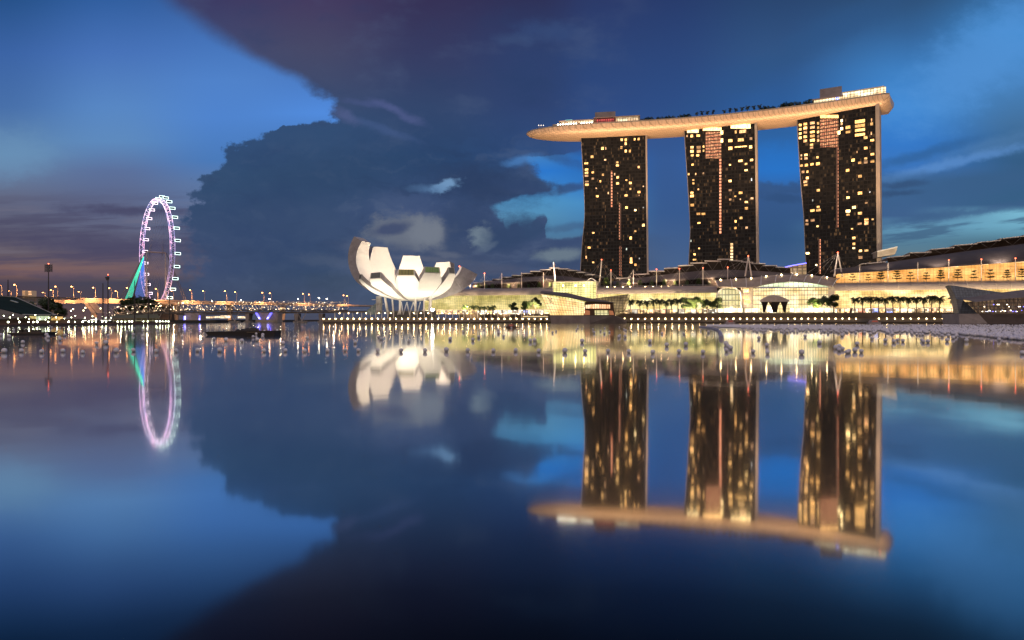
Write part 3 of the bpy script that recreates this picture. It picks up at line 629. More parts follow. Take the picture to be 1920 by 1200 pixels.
redglass = litglass('red_bar_glass', (.9,.07,.08), (1,.2,.15), 1.1, 2.2, 2.6, .3, (.93,-.36,0), .3, .15, .2, .1, False)
roofm = mat('pavilion_roof', (.42,.30,.24), .6)
pav = deckblock('pavilion_wall', [1053,1085,1113], 6, 22, ZD+1.5, ZD+5.2, resto, root); deckblock('pavilion_roof', [1048,1085,1113], 4, 24, ZD+5.3, ZD+6.1, roofm, root)
deckblock('bar_wall', [1118,1152], 6, 22, ZD+1.5, ZD+6.6, redglass, root); deckblock('pavilion_wall', [1155,1198], 6, 22, ZD+2, ZD+6.2, resto, root)
deckblock('pavilion_roof', [1113,1155,1200], 4, 24, ZD+6.8, ZD+7.6, roofm, root)
deckblock('lift_machine_room', [1115.5,1154], 14, 26, ZD+7.7, ZD+15.5, mat('machine_room', (.36,.30,.28), .8), root)
deckblock('observation_deck', [1036,1072,1114], 3.5, 10, ZD+.3, ZD+2.6, mat('observation_deck', (.2,.17,.15), .7), root)
for i in range(14):
    px = 1046+i*4.9
    if 1082 < px < 1090: continue
    s_ = MB(); s_.sphere(DK(px, 3.0, ZD+2.0), .5); s_.build('deck_lamp', lamp_p, root)
deckblock('glass_pavilion', [1060,1073], 5.5, 8, ZD+5.3, ZD+7.0, mat('teal_glass', (.1,.3,.3), .3, emit=(.35,.9,.8), es=.8, vary=0), root)
deckblock('club_wall', [1526,1545,1579], 5, 24, ZD+1.2, ZD+4.8, resto2, root); deckblock('club_wall', [1581,1610,1640,1656,1661], 4, 24, ZD+2.8, ZD+7.6, resto2, root)
deckblock('club_roof', [1523,1545,1581], 3, 25, ZD+4.9, ZD+5.8, roofm, root); deckblock('club_roof', [1579,1610,1640,1658], 3, 25, ZD+7.7, ZD+8.3, mat('bright_roof', (.7,.6,.48), .6), root)
deckblock('lift_machine_room', [1537,1578.5], 14, 26, ZD+8.3, ZD+17.2, mat('machine_room', (.36,.30,.28), .8), root)
s_ = MB(); p = DK(1570, 4.4, ZD+3.3); s_.box(p, (2.6, .3, 2.8)); sg = s_.build('sign', mat('blue_sign', (.1,.15,.8), .4, emit=(.1,.16,1), es=2.5, vary=0), root)
s_ = MB(); s_.box(p+Vector((0, -.25, 0)), (.4, .1, 2.2)); s_.box(p+Vector((0, -.32, 0)), (1.9, .1, .4)); s_.build('cross_mark', mat('sign_white', (.8,.8,.8), .4, emit=(1,1,1), es=1.6, vary=0), sg)
s_ = MB(); s_.sphere(DK(1650, 1, ZD+2.2), .55); s_.build('beacon', lamp_r, root)
s_ = MB(); pp = DK(1014.5, 8, ZD)
for dx in (-2.2, 0, 2.4): s_.tube(pp+Vector((dx, 0, 0)), pp+Vector((dx, 0, 3.6-abs(dx)*.5)), .18)
s_.tube(pp+Vector((-3, 0, 3.0)), pp+Vector((3, 0, 3.0)), .15); s_.build('viewing_mast', steel, root)
for dx in (-2.5, 0, 2.5):
    s_ = MB(); s_.sphere(pp+Vector((dx, 0, 3.7)), .4); s_.build('deck_lamp', mat('lamp_dim', (.8,.8,.8), emit=(1,.9,.75), es=3, vary=0), root)

# flood lights on the arcade roofs that wash the ship's hull and the tower sides
def spot(name, loc, tgt, power, col, size, blend=.6, rad=1.0):
    l = bpy.data.lights.new(name, 'SPOT'); l.energy = power; l.color = col; l.spot_size = R(size); l.spot_blend = blend; l.shadow_soft_size = rad
    o = bpy.data.objects.new(name, l); scene.collection.objects.link(o); o.location = loc
    o.rotation_euler = (Vector(tgt)-Vector(loc)).to_track_quat('-Z', 'Y').to_euler(); return o
def point(name, loc, power, col, rad=.5):
    l = bpy.data.lights.new(name, 'POINT'); l.energy = power; l.color = col; l.shadow_soft_size = rad
    o = bpy.data.objects.new(name, l); scene.collection.objects.link(o); o.location = loc; return o
for px, tx, pw in ((1000, 1030, .9), (1090, 1100, .7), (1160, 1190, 1.15), (1260, 1250, .8), (1350, 1350, .7), (1450, 1440, 1.25), (1520, 1500, .7), (1590, 1590, .8), (1670, 1650, 1.0)):
    a = L(spx(px, -62), -62, 56); b_ = DK(tx, 8, 176)
    spot('hull_floodlight', a, b_, 3.5e5*pw, (1, .66, .38), 62, 1.0, 2.0)
# ------------------------------------------------------------------ the long waterfront arcade
awn_m = mat('awning_metal', (.40,.34,.29), .38, .35, vary=.12)
roof_m = mat('dark_roof_metal', (.07,.06,.058), .6, .1, vary=.2)
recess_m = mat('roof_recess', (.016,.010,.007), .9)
panel_m = mat('roof_panel', (.42,.37,.33), .5, .2)
brace_m = mat('roof_brace', (.10,.085,.075), .6)
glass_n = litglass('arcade_glass', (.80,.66,.18), (1,.82,.34), 1.0, 1.7, 1.5, .12, lo=.42, linedark=.45)
glass_m = litglass('gallery_glass', (.95,.72,.22), (1,.86,.42), 1.6, 1.7, 1.5, .12, lo=.36, linedark=.5)
glass_s = litglass('hall_glass', (1,.62,.19), (1,.80,.38), 1.9, 1.8, 1.6, .12, lo=.32, linedark=.5)
glass_o = litglass('upper_hall_glass', (1,.40,.08), (1,.57,.18), 1.6, 2.2, 1.9, .10, lo=.42, linedark=.5)
glass_box = litglass('entrance_glass', (.80,.72,.20), (1,.92,.44), 1.9, 2.6, 1.9, .14, lo=.35)
shop_m = bpy.data.materials.new('shop_fronts'); shop_m.use_nodes = True; t = shop_m.node_tree; q = G(t); b = t.nodes['Principled BSDF']
geo = q.n('ShaderNodeNewGeometry'); dt = q.n('ShaderNodeVectorMath', operation='DOT_PRODUCT'); t.links.new(geo.outputs['Position'], dt.inputs[0]); dt.inputs[1].default_value = (.948,-.32,0)
se = q.n('ShaderNodeSeparateXYZ'); t.links.new(geo.outputs['Position'], se.inputs[0])
c = q.m('DIVIDE', dt.outputs['Value'], 4.6); wn = q.n('ShaderNodeTexWhiteNoise', noise_dimensions='1D'); t.links.new(q.m('FLOOR', c), wn.inputs['W'])
col = q.ramp(wn.outputs[0], [(0,(1,.62,.25)),(.3,(1,.8,.5)),(.55,(1,.95,.8)),(.74,(1,.5,.25)),(.82,(.35,.45,1)),(.86,(1,.9,.7)),(.93,(1,.2,.12)),(.96,(.4,1,.75)),(1,(1,.8,.55))], 'CONSTANT')
b.inputs['Base Color'].default_value = (.04,.03,.03,1); t.links.new(col, b.inputs['Emission Color'])
wn2 = q.n('ShaderNodeTexWhiteNoise', noise_dimensions='2D'); t.links.new(q.xyz(q.m('FLOOR', q.m('MULTIPLY', c, 2.3)), q.m('FLOOR', q.m('DIVIDE', se.outputs[2], 1.7))), wn2.inputs['Vector'])
dk = q.m('MULTIPLY', q.m('GREATER_THAN', q.m('FRACT', c), .12), q.m('ADD', q.m('MULTIPLY', q.m('POWER', wn2.outputs[0], 2.0), 3.0), .12))
t.links.new(dk, b.inputs['Emission Strength']); MATS['shop'] = shop_m

def interp(px, pts): return float(np.interp(px, [p[0] for p in pts], [p[1] for p in pts]))
def span(a, b, n): return [a+(b-a)*i/n for i in range(n+1)]
def band(name, m, par, px0, px1, prof, n=24, thick=None):
    "surface along the arcade; prof = [(o, z), ...] from foot to head"
    ss = span(spx(px0, 0), spx(px1, 0), n); mb = MB()
    mb.sheet([[L(s, o, z) for s in ss] for o, z in prof], thick); return mb.build(name, m, par)
def quarter(o0, z0, o1, z1, n=7):
    "bulging cross section from top inner (o0,z0) to bottom outer (o1,z1)"
    return [(o1+(o0-o1)*(1-math.cos(math.pi/2*i/n)), z1+(z0-z1)*math.sin(math.pi/2*i/n)) for i in range(n+1)]
def wing(name, label, px0, px1, glassm, zt, shop=True, glass_top=24.0, awn=(0.5, 29.2, 8.5, 23.6), lean=5.5):
    root = thing(name, label, 'shopping hall', L((spx(px0, 0)+spx(px1, 0))/2, 0, 7.2))
    s0, s1 = spx(px0, 0), spx(px1, 0)
    band('glass_wall', glassm, root, px0, px1, [(lean+2, 11.0), (lean+1.6, 15), (lean+.8, 19), (lean-.6, 22.5), (lean-2.5, glass_top+1.5)])
    if shop: band('shop_front', shop_m, root, px0, px1, [(lean+1.5, 7.3), (lean+1.5, 10.6)])
    mb = MB(); mb.par(L(s0, lean+5, 10.6), L(s1, lean+5, 10.6)-L(s0, lean+5, 10.6), -NX*5, (0, 0, .5)); mb.build('shop_canopy', pale_stone, root)
    pr = quarter(awn[0], awn[1], awn[2], awn[3])
    band('awning', awn_m, root, px0, px1, pr, thick=(0, 0, -.35))
    n = max(2, int((s1-s0)/8.6)); mb = MB()
    for i in range(n+1):
        s = s0+(s1-s0)*i/n; mb = MB(); mb.path([L(s, o, z+.12) for o, z in pr], .20, 4); mb.build('awning_rib', pale_stone, root)
    mb = MB(); mb.par(L(s0, -34, zt-.5), L(s1, -34, zt-.5)-L(s0, -34, zt-.5), NX*35, (0, 0, .5)); mb.build('roof_terrace', concrete, root)
    mb = MB(); mb.path([L(s0, .6, zt+.9), L(s1, .6, zt+.9)], .08, 4); mb.path([L(s0, .6, zt+.5), L(s1, .6, zt+.5)], .05, 4)
    for i in range(n*2+1):
        s = s0+(s1-s0)*i/(2*n); mb.tube(L(s, .6, zt), L(s, .6, zt+.9), .05, 4)
    mb.build('railing', steel, root)
    return root
def stepped_roof(root, panels, eave, crest, o_e=-6, o_c=-30, recess=-36, deep=-72, wall_bottom=None, px_pad=2):
    pxs = span(eave[0][0], eave[-1][0], 22)
    rows = []
    for k in range(7):
        f = k/6; o = o_e+(o_c-o_e)*f; row = []
        for px in pxs:
            pe = LP(px, interp(px, eave), o_e); pcx = interp(px, crest); s = spx(px, o_e)
            # crest height taken on the same s
            pc_ = L(spx(px, o_c), o_c, 0); zc = Zp(pcx, pc_.y); ze = pe.z
            p = pe.lerp(Vector((pc_.x, pc_.y, zc)), f); p.z = ze+(zc-ze)*math.sin(f*math.pi/2)**.9; row.append(p)
        rows.append(row)
    mb = MB(); mb.sheet(rows, (0, 0, -.4)); mb.build('main_roof', roof_m, root, smooth=True)
    if wall_bottom:
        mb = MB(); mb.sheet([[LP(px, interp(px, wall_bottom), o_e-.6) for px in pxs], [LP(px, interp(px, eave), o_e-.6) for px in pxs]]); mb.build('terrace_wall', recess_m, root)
    for (xa, ya, xb, yb) in panels:
        a, b = LP(xa, ya, o_c), LP(xb, yb, o_c); th = Vector((0, 0, .55))
        mb = MB(); back_ = -NX*(o_c-deep)
        back_ = NX*(deep-o_c)
        mb.par(a-th, b-a, back_, th); mb.build('roof_panel', panel_m, root)
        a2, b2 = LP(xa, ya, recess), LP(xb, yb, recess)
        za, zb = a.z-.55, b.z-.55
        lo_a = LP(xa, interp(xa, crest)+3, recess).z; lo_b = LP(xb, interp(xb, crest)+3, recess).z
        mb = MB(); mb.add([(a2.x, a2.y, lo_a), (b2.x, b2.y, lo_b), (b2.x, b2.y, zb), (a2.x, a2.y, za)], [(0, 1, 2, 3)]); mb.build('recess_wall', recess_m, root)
        w_ = (b-a); mid = a+w_*.5; cz = LP((xa+xb)/2, interp((xa+xb)/2, crest), o_c).z
        if mid.z-cz > 1.2:
            mb = MB(); foot = Vector((mid.x, mid.y, cz)); mb.tube(a+w_*.12-th, foot, .16, 5); mb.tube(a+w_*.88-th, foot, .16, 5); mb.build('roof_brace', brace_m, root)
NORTH = wing('north_arcade', 'low glazed arcade with yellow-green glow and stepped dark roof beside the white lotus building', 800, 1042, glass_n, 28.8)
stepped_roof(NORTH, [(886.7,529.8,905.7,529.8),(905,526.4,924,526.4),(922.6,522.7,941,522.7),(941,519,959,519),(959,515.7,976.7,515.7),(976.7,512,995.7,512),(994,508,1013,508),(1012.6,505,1030,505),(1029.5,501.6,1047,501.6),(1047,503.3,1064.6,503.3),(1064,506.3,1082,506.3),(1080,510,1097.7,510),(1096,514.7,1115,514.7)],
  [(886,537),(940,532),(1000,527),(1060,526),(1118,533)], [(886,532.5),(930,526),(980,520.5),(1030,516.8),(1060,518),(1118,526)], wall_bottom=[(886,541),(1118,541)])
MID = wing('middle_arcade', 'long glazed arcade with a stepped dark roof between the entrance box and the atrium', 1114, 1345, glass_m, 29.2)
stepped_roof(MID, [(1155,521,1189,520.5),(1189,514,1216,512.5),(1216,507.5,1245,507.5),(1245,502.5,1271,501),(1271,497.5,1299,496),(1294,492.4,1325,492),(1321,488.4,1351,488.8),(1345,485.5,1369,485),(1367,487.5,1392,488),(1389,490,1412,491),(1409,493,1435,493.4),(1430,497,1457,497),(1454,500,1482,500.8)],
  [(1150,534),(1250,527),(1340,521),(1400,519),(1486,522)], [(1150,528),(1200,521),(1250,514.5),(1310,508),(1360,505.5),(1420,508),(1486,513)], wall_bottom=[(1150,538.5),(1486,536)])
SOUTH = wing('south_hall', 'tall exhibition hall with orange upper windows and rising stepped roof at the east end', 1560, 2000, glass_s, 29.8, awn=(0.8, 29.8, 8.5, 24.0))
stepped_roof(SOUTH, [(1566,503,1613,503),(1615,494,1662,490),(1664,482,1706,478),(1706,473,1747,472),(1746,467,1790,463),(1789,459.5,1833,456),(1832,454,1877,449.5),(1875,447,1922,441.5),(1920,440,1968,435),(1966,433,2012,428)],
  [(1568,513),(1640,508.5),(1780,499.5),(1920,489.5),(2000,484)], [(1568,505),(1620,499),(1700,487),(1800,472.5),(1920,457),(2000,447)], o_e=1.5, o_c=-30)
band('upper_glass_wall', glass_o, SOUTH, 1570, 2000, [(-9, 29.9), (-9, 36.5)], n=12)
pxs = span(1570, 2000, 12)
mb = MB(); mb.sheet([[LP(px, 0, -9).xy.to_3d()+Vector((0, 0, 36.4)) for px in pxs], [Vector((*LP(px, 0, -9).xy, LP(px, interp(px, [(1568,513),(1640,508.5),(1780,499.5),(1920,489.5),(2000,484)]), 1.5).z+1.2)) for px in pxs]]); mb.build('upper_glass_wall', glass_o, SOUTH)
for px, w_ in ((1780, 34), (1840, 26), (1905, 34)):      # lit slots under the roof edge
    y = interp(px, [(1568,513),(1640,508.5),(1780,499.5),(1920,489.5)])
    a, b = LP(px-w_/2, y+1.6, 0), LP(px+w_/2, y+.6, 0); mb = MB(); mb.par(a, b-a, -NX*1.5, (0, 0, .8)); mb.build('soffit_light', mat('soffit_light', (.8,.6,.4), emit=(1,.62,.3), es=3.5 if px > 1800 else 1.6, vary=0), SOUTH)

def roof_lamp(px, py, o, par, m=lamp_w, r=.42):
    mb = MB(); mb.sphere(LP(px, py, o), r); mb.build('terrace_lamp', m, par)
for x, y in [(963.7,542.9),(978.5,542.5),(929,542.7),(941.4,542.7),(949.6,542.2),(918,543),(986.5,541.7),(1001.5,541.4),(1014.6,541.2),(1027.8,541)]: roof_lamp(x, y, 1.2, NORTH)
for x in (1139,1153,1168,1182,1210,1224.5,1240,1253,1281,1296,1312,1326): roof_lamp(x, 538.4-(x-1139)*.008, 1.2, MID)

# glazed entrance box standing proud of the arcade
EB = thing('entrance_pavilion', 'tall glowing yellow-green glazed box behind the crystal shop', 'glass entrance', L(spx(1077, 2), 2, 7.2))
s0, s1 = spx(1036.5, 10), spx(1117, 10)
mb = MB(); mb.sheet([[L(s, o, z) for s in span(s0, s1, 8)] for o, z in ((10, 7.2), (10, 18), (9.4, 24), (8.6, 30), (8, 33.4))]); mb.build('glass_wall', glass_box, EB)
mb = MB(); mb.par(L(s0, -6, 33.4), L(s1, -6, 33.4)-L(s0, -6, 33.4), NX*15, (0, 0, .7)); mb.par(L(s0-.5, -6, 7.2), UX*.5, NX*15, (0, 0, 26)); mb.par(L(s1, -6, 7.2), UX*.5, NX*15, (0, 0, 26)); mb.build('frame', pale_stone, EB)
mb = MB(); mb.path([L(s1-8+8*i/8, 8.6, 33.5+2.6*math.sin(math.pi*i/8)) for i in range(9)], .4, 6); mb.build('arch', white_paint, EB)
mb = MB(); mb.sphere(LP(1079, 555, 12.5), .9); mb.build('lamp', lamp_p, EB)
for x in (1056, 1079, 1095):
    mb = MB(); mb.sphere(LP(x, 535.5, 11), .45); mb.build('lamp', lamp_w, EB)

# atrium hall with its shell canopy
AT = thing('atrium_hall', 'bright glazed atrium with a ribbed shell canopy between the two stepped roofs', 'atrium', L(spx(1470, 0), 0, 7.2))
front = []; ribs = 9
fpx = span(1346, 1561, 24)
ft = [(1346,537.5),(1375,538.5),(1412,538.6),(1430,534),(1455,529.5),(1485,527),(1515,529),(1540,533),(1561,537.8)]
bt = [(1338,526.5),(1377,522),(1404,519.6),(1432,517.5),(1459,516),(1488,515.8),(1517,516.6),(1546,519),(1578,522)]
rows = []
for k in range(7):
    f = k/6; row = []
    for i in range(25):
        u = i/24; pxf = 1346+215*u; pxb = 1338+240*u
        a = LP(pxf, interp(pxf, ft), 16); b_ = LP(pxb, interp(pxb, bt), -16)
        p = a.lerp(b_, f); p.z += 2.2*math.sin(math.pi*f); row.append(p)
    rows.append(row)
mb = MB(); mb.sheet(rows, (0, 0, -.5)); mb.build('canopy', mat('canopy_skin', (.38,.31,.24), .5, .1), AT, smooth=True)
mb = MB()
for i in range(0, 25, 3): mb.path([rows[k][i]+Vector((0, 0, .3)) for k in range(7)], .32, 5)
mb.build('canopy_ribs', white_paint, AT)
for i in range(1, 25, 3):
    mb = MB(); mb.sphere(rows[3][i]+Vector((0, 0, .7)), .4); mb.build('canopy_lamp', lamp_w, AT)
atr_m = litglass('atrium_glass', (1,.70,.28), (1,.90,.58), 1.6, 1.9, 3.4, .16, lo=.45, nx=.09, nz=.1)
a0_, a1_ = spx(1412, 13), spx(1560, 13)
mb = MB(); mb.sheet([[L(s, 13, z) for s in span(a0_, a1_, 10)] for z in (7.2, 14, 20, Zp(540, LP(1480, 0, 13).y))]); mb.build('glass_wall', atr_m, AT)
mb = MB(); cr = []
for i in range(13):
    px = 1414+144*i/12; cr.append(LP(px, interp(px, ft)+1.0, 13.2))
base_ = [LP(1414+144*i/12, 538.6, 13.2) for i in range(13)]
mb.sheet([base_, cr]); mb.build('clerestory', litglass('clerestory_glass', (.80,.95,.55), (1,1,.75), 1.7, 3.5, 2.5, .1, lo=.55), AT)
mb = MB(); p0, p1 = LP(1410, 539.3, 15), LP(1562, 539.3, 15); mb.par(p0, p1-p0, NX*.8, (0, 0, .7)); mb.build('front_beam', steel, AT)
mb = MB(); b0, b1 = spx(1389, 11), spx(1412, 11); mb.par(L(b0, 11, 7.2), L(b1, 11, 7.2)-L(b0, 11, 7.2), -NX*12, (0, 0, Zp(538.5, LP(1400, 0, 11).y)-7.2)); mb.build('stone_pier', pale_stone, AT)
b0, b1 = spx(1553, 14), spx(1565, 14); mb = MB(); mb.par(L(b0, 14, 7.2), L(b1, 14, 7.2)-L(b0, 14, 7.2), -NX*12, (0, 0, Zp(538.5, LP(1560, 0, 14).y)-7.2)); mb.build('stone_pier', pale_stone, AT)
for x, y, w_, h_ in ((1399, 548, 9, 6), (1398, 560, 10, 5), (1401, 569, 12, 6)):
    p = LP(x, y, 11.1); s_ = p.y/F; mb = MB(); mb.par(p-UX*w_*s_/2, UX*w_*s_, NX*.15, (0, 0, h_*s_)); mb.build('window', win_warm, AT)
arch = []
for i in range(17):
    a = math.pi*i/16; arch.append(LP(1367-23*math.cos(a), 556-18*math.sin(a), 12.5))
mb = MB(); c0 = LP(1344, 586, 12.5); c1 = LP(1390, 586, 12.5)
mb.add([c0]+arch+[c1], [tuple(range(19))]); mb.build('arched_glass', litglass('arch_glass', (.95,.80,.30), (1,.92,.55), .95, 2.4, 4.2, .2, lo=.4), AT)
mb = MB(); mb.path([p+NX*.2 for p in [c0]+arch+[c1]], .55, 6); mb.build('arch_frame', white_paint, AT)
mb = MB(); mb.sheet([[p for p in arch], [p-NX*14 for p in arch]], (0, 0, .3)); mb.build('barrel_roof', awn_m, AT)
glow = litglass('forecourt_shops', (1,.80,.48), (1,.95,.80), 2.6, 5.0, 2.2, .08, lo=.35, nx=.15)
for xa, xb in ((1345, 1392), (1396, 1424), (1482, 1562)):
    a, b_ = LP(xa, 585.6, 18), LP(xb, 585.6, 18); mb = MB(); mb.par(a, b_-a, -NX*3, (0, 0, 3.2)); mb.build('shop_front', glow, AT)

# roof masts with stays
mast_m = mat('mast_paint', (.75,.66,.58), .45, vary=.05)
def mast(px, pt, pb, o, lamp, base_px=None, r=.30, lit=False, label='', spread=12):
    top, foot = LP(px, pt, o), LP(base_px or px, pb, o)
    root = thing('roof_mast', label, 'mast', foot, 'stayed masts along the arcade roofs')
    mb = MB(); mb.tube(foot, top, r, 7, r*.7); mb.build('pole', mast_m, root)
    mb = MB()
    for sx, oo in ((-spread, -8), (spread, -8), (-spread*.55, -2), (spread*.55, -2)):
        e = L((foot-B0).dot(UX)+sx, o+oo, foot.z+.3); mb.tube(top-Vector((0, 0, .6)), e, .055, 4)
    mb.build('stay_cables', mat('stay_cable', (.34,.31,.29), .5, .3, vary=0), root)
    if lamp:
        mb = MB(); mb.sphere(top+Vector((0, 0, .3)), .42); mb.build('beacon', lamp_r, root)
    return root
wash = []
for i, (px, pt, pb, red) in enumerate([(881.5,516,543,0),(908.5,513,542.5,1),(941,512,542,0),(978,511,541.6,0),(1019,511,541,0)]):
    mast(px, pt, pb, 0, red, label=f'pale stayed roof mast, {nth(i)} from the lotus building along the low arcade')
for i, (px, pt, pb, red) in enumerate([(1145.5,507.5,538,1),(1187.5,506,538,0),(1231,505.5,537.5,1),(1274,504.5,537,1),(1318,503,536.5,1),(1364.5,502,535,1)]):
    mast(px, pt, pb, 0, red, label=f'pale stayed roof mast, {nth(i)} east of the glowing entrance box')
for i, (px, pt, pb, red) in enumerate([(1612,496,530,0),(1665,493,529.5,0),(1721,491.5,529,0),(1779,488.5,528,1),(1840,487,527,1),(1904,485,526,1)]):
    mast(px, pt, pb, 1.2, red, label=f'slim roof mast before the orange windows, {nth(i)} from the white A-frame', spread=5)
mast(1038, 491.5, 531, -4, 0, 1041.5, .62, True, 'stout leaning white mast rising over the entrance box, floodlit', 18)
mast(1128, 487.5, 538, -4, 1, 1123.5, .62, True, 'stout leaning white mast beside the first hotel tower foot, floodlit', 18)
for nm, px, pt, l0, l1, pb, lab in (('a', 1403, 481, 1397, 1409, 518, 'white A-frame mast standing over the atrium canopy'), ('b', 1571, 474.5, 1564, 1579.5, 519, 'white A-frame mast at the foot of the third hotel tower')):
    top = LP(px, pt, -3); root = thing('a_frame_mast', lab, 'mast', LP(px, pb, -3), 'stayed masts along the arcade roofs')
    for l in (l0, l1):
        mb = MB(); mb.tube(LP(l, pb, -3), top, .6, 7, .42); mb.build('leg', mast_m, root)
    mb = MB(); 
    for e in ((px-70, 520), (px-50, 522), (px-28, 519), (px+20, 512)): mb.tube(top, LP(e[0], e[1], -16), .06, 4)
    mb.build('stay_cables', MATS['stay_cable'], root)
    mb = MB(); mb.sphere(top+Vector((0, 0, .4)), .5); mb.build('beacon', lamp_r, root)
for px, o, pw in ((1036, 3, 2500), (1120, 2, 2500), (1398, 4, 2200), (1566, 4, 2200)):
    spot('mast_uplight', LP(px, 536, o), LP(px+3, 505, -3), pw*70, (1, .80, .58), 40, .6, .3)

# podium blocks seen between and beside the towers
o = thing('podium_block', 'beige podium with a blue lit roof edge between the second and third towers', 'building', P(1493, 514, 640)); 
mb = MB(); mb.prism([P(1468, 530, 645), P(1512, 530, 640), P(1512, 494.5, 640), P(1484, 499, 643), P(1468, 503, 645)], (8, 20, 0)); mb.build('wall', litglass('podium_glass', (1,.55,.22), (1,.7,.35), .45, 4, 3.2, .3, lo=.5, smp=False), o)
mb = MB(); mb.path([P(1466, 502.3, 644.2), P(1484, 498, 642.2), P(1512, 493.2, 639.2)], .35, 5); mb.build('roof_light', lamp_b, o)
o = thing('podium_roof', 'pale wedge-shaped podium roof emerging right of the third tower', 'building', P(1660, 478, 620))
mb = MB(); mb.prism([P(1645, 482, 622), P(1645, 471.5, 622), P(1681, 463, 615), P(1682.5, 466, 615), P(1678, 477, 616)], (5, 18, 0)); mb.build('wall', pale_stone, o)
mb = MB(); mb.prism([P(1645, 470.5, 621), P(1683, 462.2, 614), P(1683, 463.6, 614), P(1645, 472, 621)], (6, 22, 0)); mb.build('roof_edge', white_paint, o)
for zz_ in (473.5, 476, 478.5):
    mb = MB(); mb.tube(P(1650, zz_, 621), P(1678, zz_-6, 615), .14, 4); mb.build('ledge', concrete, o)
spot('podium_light', P(1665, 486, 590), P(1665, 470, 620), 6e4, (1, .78, .5), 70)

# ------------------------------------------------------------------ crystal shop on its own island
C1 = thing('crystal_shop', 'crystal-shaped glass shop on a stone plinth in the water, glowing warm', 'glass pavilion', P(1095, 600, 508))
TLc, TRc, BRc, BLc = P(1014.5, 551.5, 510), P(1096, 566, 498), P(1094.5, 591, 503), P(1031.5, 591, 514)
def bil(u, v): return BLc.lerp(BRc, u).lerp(TLc.lerp(TRc, u), v)
mb = MB(); mb.sheet([[bil(u/10, v/6) for u in range(11)] for v in range(7)])
mb.build('glass_facade', litglass('crystal_glass', (1,.62,.22), (1,.80,.42), 1.6, 60, 60, .0, lo=.5, nx=.09, nz=.10), C1)
mb = MB(); nn = (BRc-BLc).cross(TLc-BLc).normalized(); nn = nn if nn.y < 0 else -nn
for i in range(15): mb.tube(bil(i/14, 0)+nn*.1, bil(i/14, 1)+nn*.1, .11, 4)
for j in range(8): mb.tube(bil(0, j/7)+nn*.1, bil(1, j/7)+nn*.1, .08 if j % 2 else .13, 4)
mb.build('mullions', mat('bronze_frame', (.10,.07,.045), .5, .3), C1)
mb = MB(); bk = Vector((4, 22, 0)); up1 = Vector((0, 0, .5))
R0, R1, R2, R3 = P(1012.5, 549.5, 510), P(1060, 556.5, 504), P(1097, 564.5, 497), P(1149, 568, 500)
mb.sheet([[R0, R1, R2, R3], [R0+bk*.5+Vector((0,0,1.5)), R1+bk*.6+Vector((0, 0, 2.6)), R2+bk*.6+Vector((0, 0, 2.2)), R3+bk*.5], [R0+bk, R1+bk, R2+bk, R3+bk]], (0, 0, .6)); mb.build('roof', mat('pavilion_slate', (.15,.13,.125), .6, 0, spec=.2), C1)
mb = MB(); mb.sheet([[BLc, TLc], [BLc+bk, TLc+bk]]); mb.build('side_wall', mat('bronze_side', (.30,.22,.13), .5), C1)
mb = MB(); mb.prism([P(1095.5, 591, 502), P(1096.5, 566, 499), P(1148.5, 568.5, 501), P(1153, 591, 503)], (3, 18, 0)); mb.build('lounge_wall', mat('bronze_wall', (.11,.065,.04), .6), C1)
def panel(name, pts, m, par, off=(0, -.25, 0)):
    mb = MB(); mb.prism([Vector(p)+Vector(off) for p in pts], (0, .2, 0)); mb.build(name, m, par)
lm = litglass('lounge_glass', (1,.45,.2), (1,.72,.42), 1.8, 1.5, 8, .22, lo=.35, nx=.4); lm2 = litglass('lounge_glass_green', (.85,.72,.28), (1,.9,.5), 1.1, 2.4, 2.2, .2, lo=.6)
panel('upper_window', [P(1098, 578.5, 500), P(1098, 569.5, 500), P(1143.5, 571.2, 501), P(1144, 578.5, 501)], lm, C1)
panel('lower_window', [P(1115.5, 590.5, 501.5), P(1115, 581.5, 501), P(1140, 582, 501.5), P(1141, 590.5, 502)], lm2, C1)
panel('lower_window', [P(1095.5, 590.5, 501.5), P(1095.5, 581, 501), P(1106, 581, 501.5), P(1106, 590.5, 502)], mat('amber_window', (.2,.1,.05), emit=(1,.36,.16), es=.35, vary=0), C1)
panel('lower_window', [P(1142.5, 590.5, 501.5), P(1142, 582, 501), P(1149, 583, 501.5), P(1151.5, 590.5, 502)], MATS['amber_window'], C1)
LA, LB, LC, LD = P(1098, 561.5, 522), P(1178, 551.5, 524), P(1167, 584, 520), P(1152, 591, 514)
mb = MB(); mb.prism([LA, LB, LC, LD, P(1100, 591, 520)], (4, 14, 0)); mb.build('lattice_wing', litglass('lattice_glass', (.55,.36,.15), (.95,.66,.30), .45, 2, 2, .2, lo=.4, smp=False), C1)
mb = MB()
for i in range(9):
    a = LA.lerp(LB, .1+i/10); b_ = P(1118+i*6.5, 590, 519) if i < 6 else LC.lerp(LB, (i-6)/4)
    mb.tube(a+Vector((0, -.4, 0)), b_+Vector((0, -.4, 0)), .13, 4); a2_ = LA.lerp(LB, min(1, .28+i/10)); mb.tube(a2_+Vector((0, -.4, 0)), P(1112+i*6, 590, 519)+Vector((0, -.4, 0)), .13, 4)
for j in range(1, 5): mb.tube(LA.lerp(P(1148, 584, 516), j/5)+Vector((0, -.4, 0)), LB.lerp(LC, j/5)+Vector((0, -.4, 0)), .11, 4)
mb.build('lattice', MATS['bronze_frame'], C1)
mb = MB(); mb.prism([P(1031, 591.3, 512), P(1106, 591.3, 499), P(1106, 606.2, 499), P(1033.5, 606.2, 512)], (3, 24, 0)); mb.build('plinth', mat('plinth_stone', (.27,.22,.20), .8), C1)
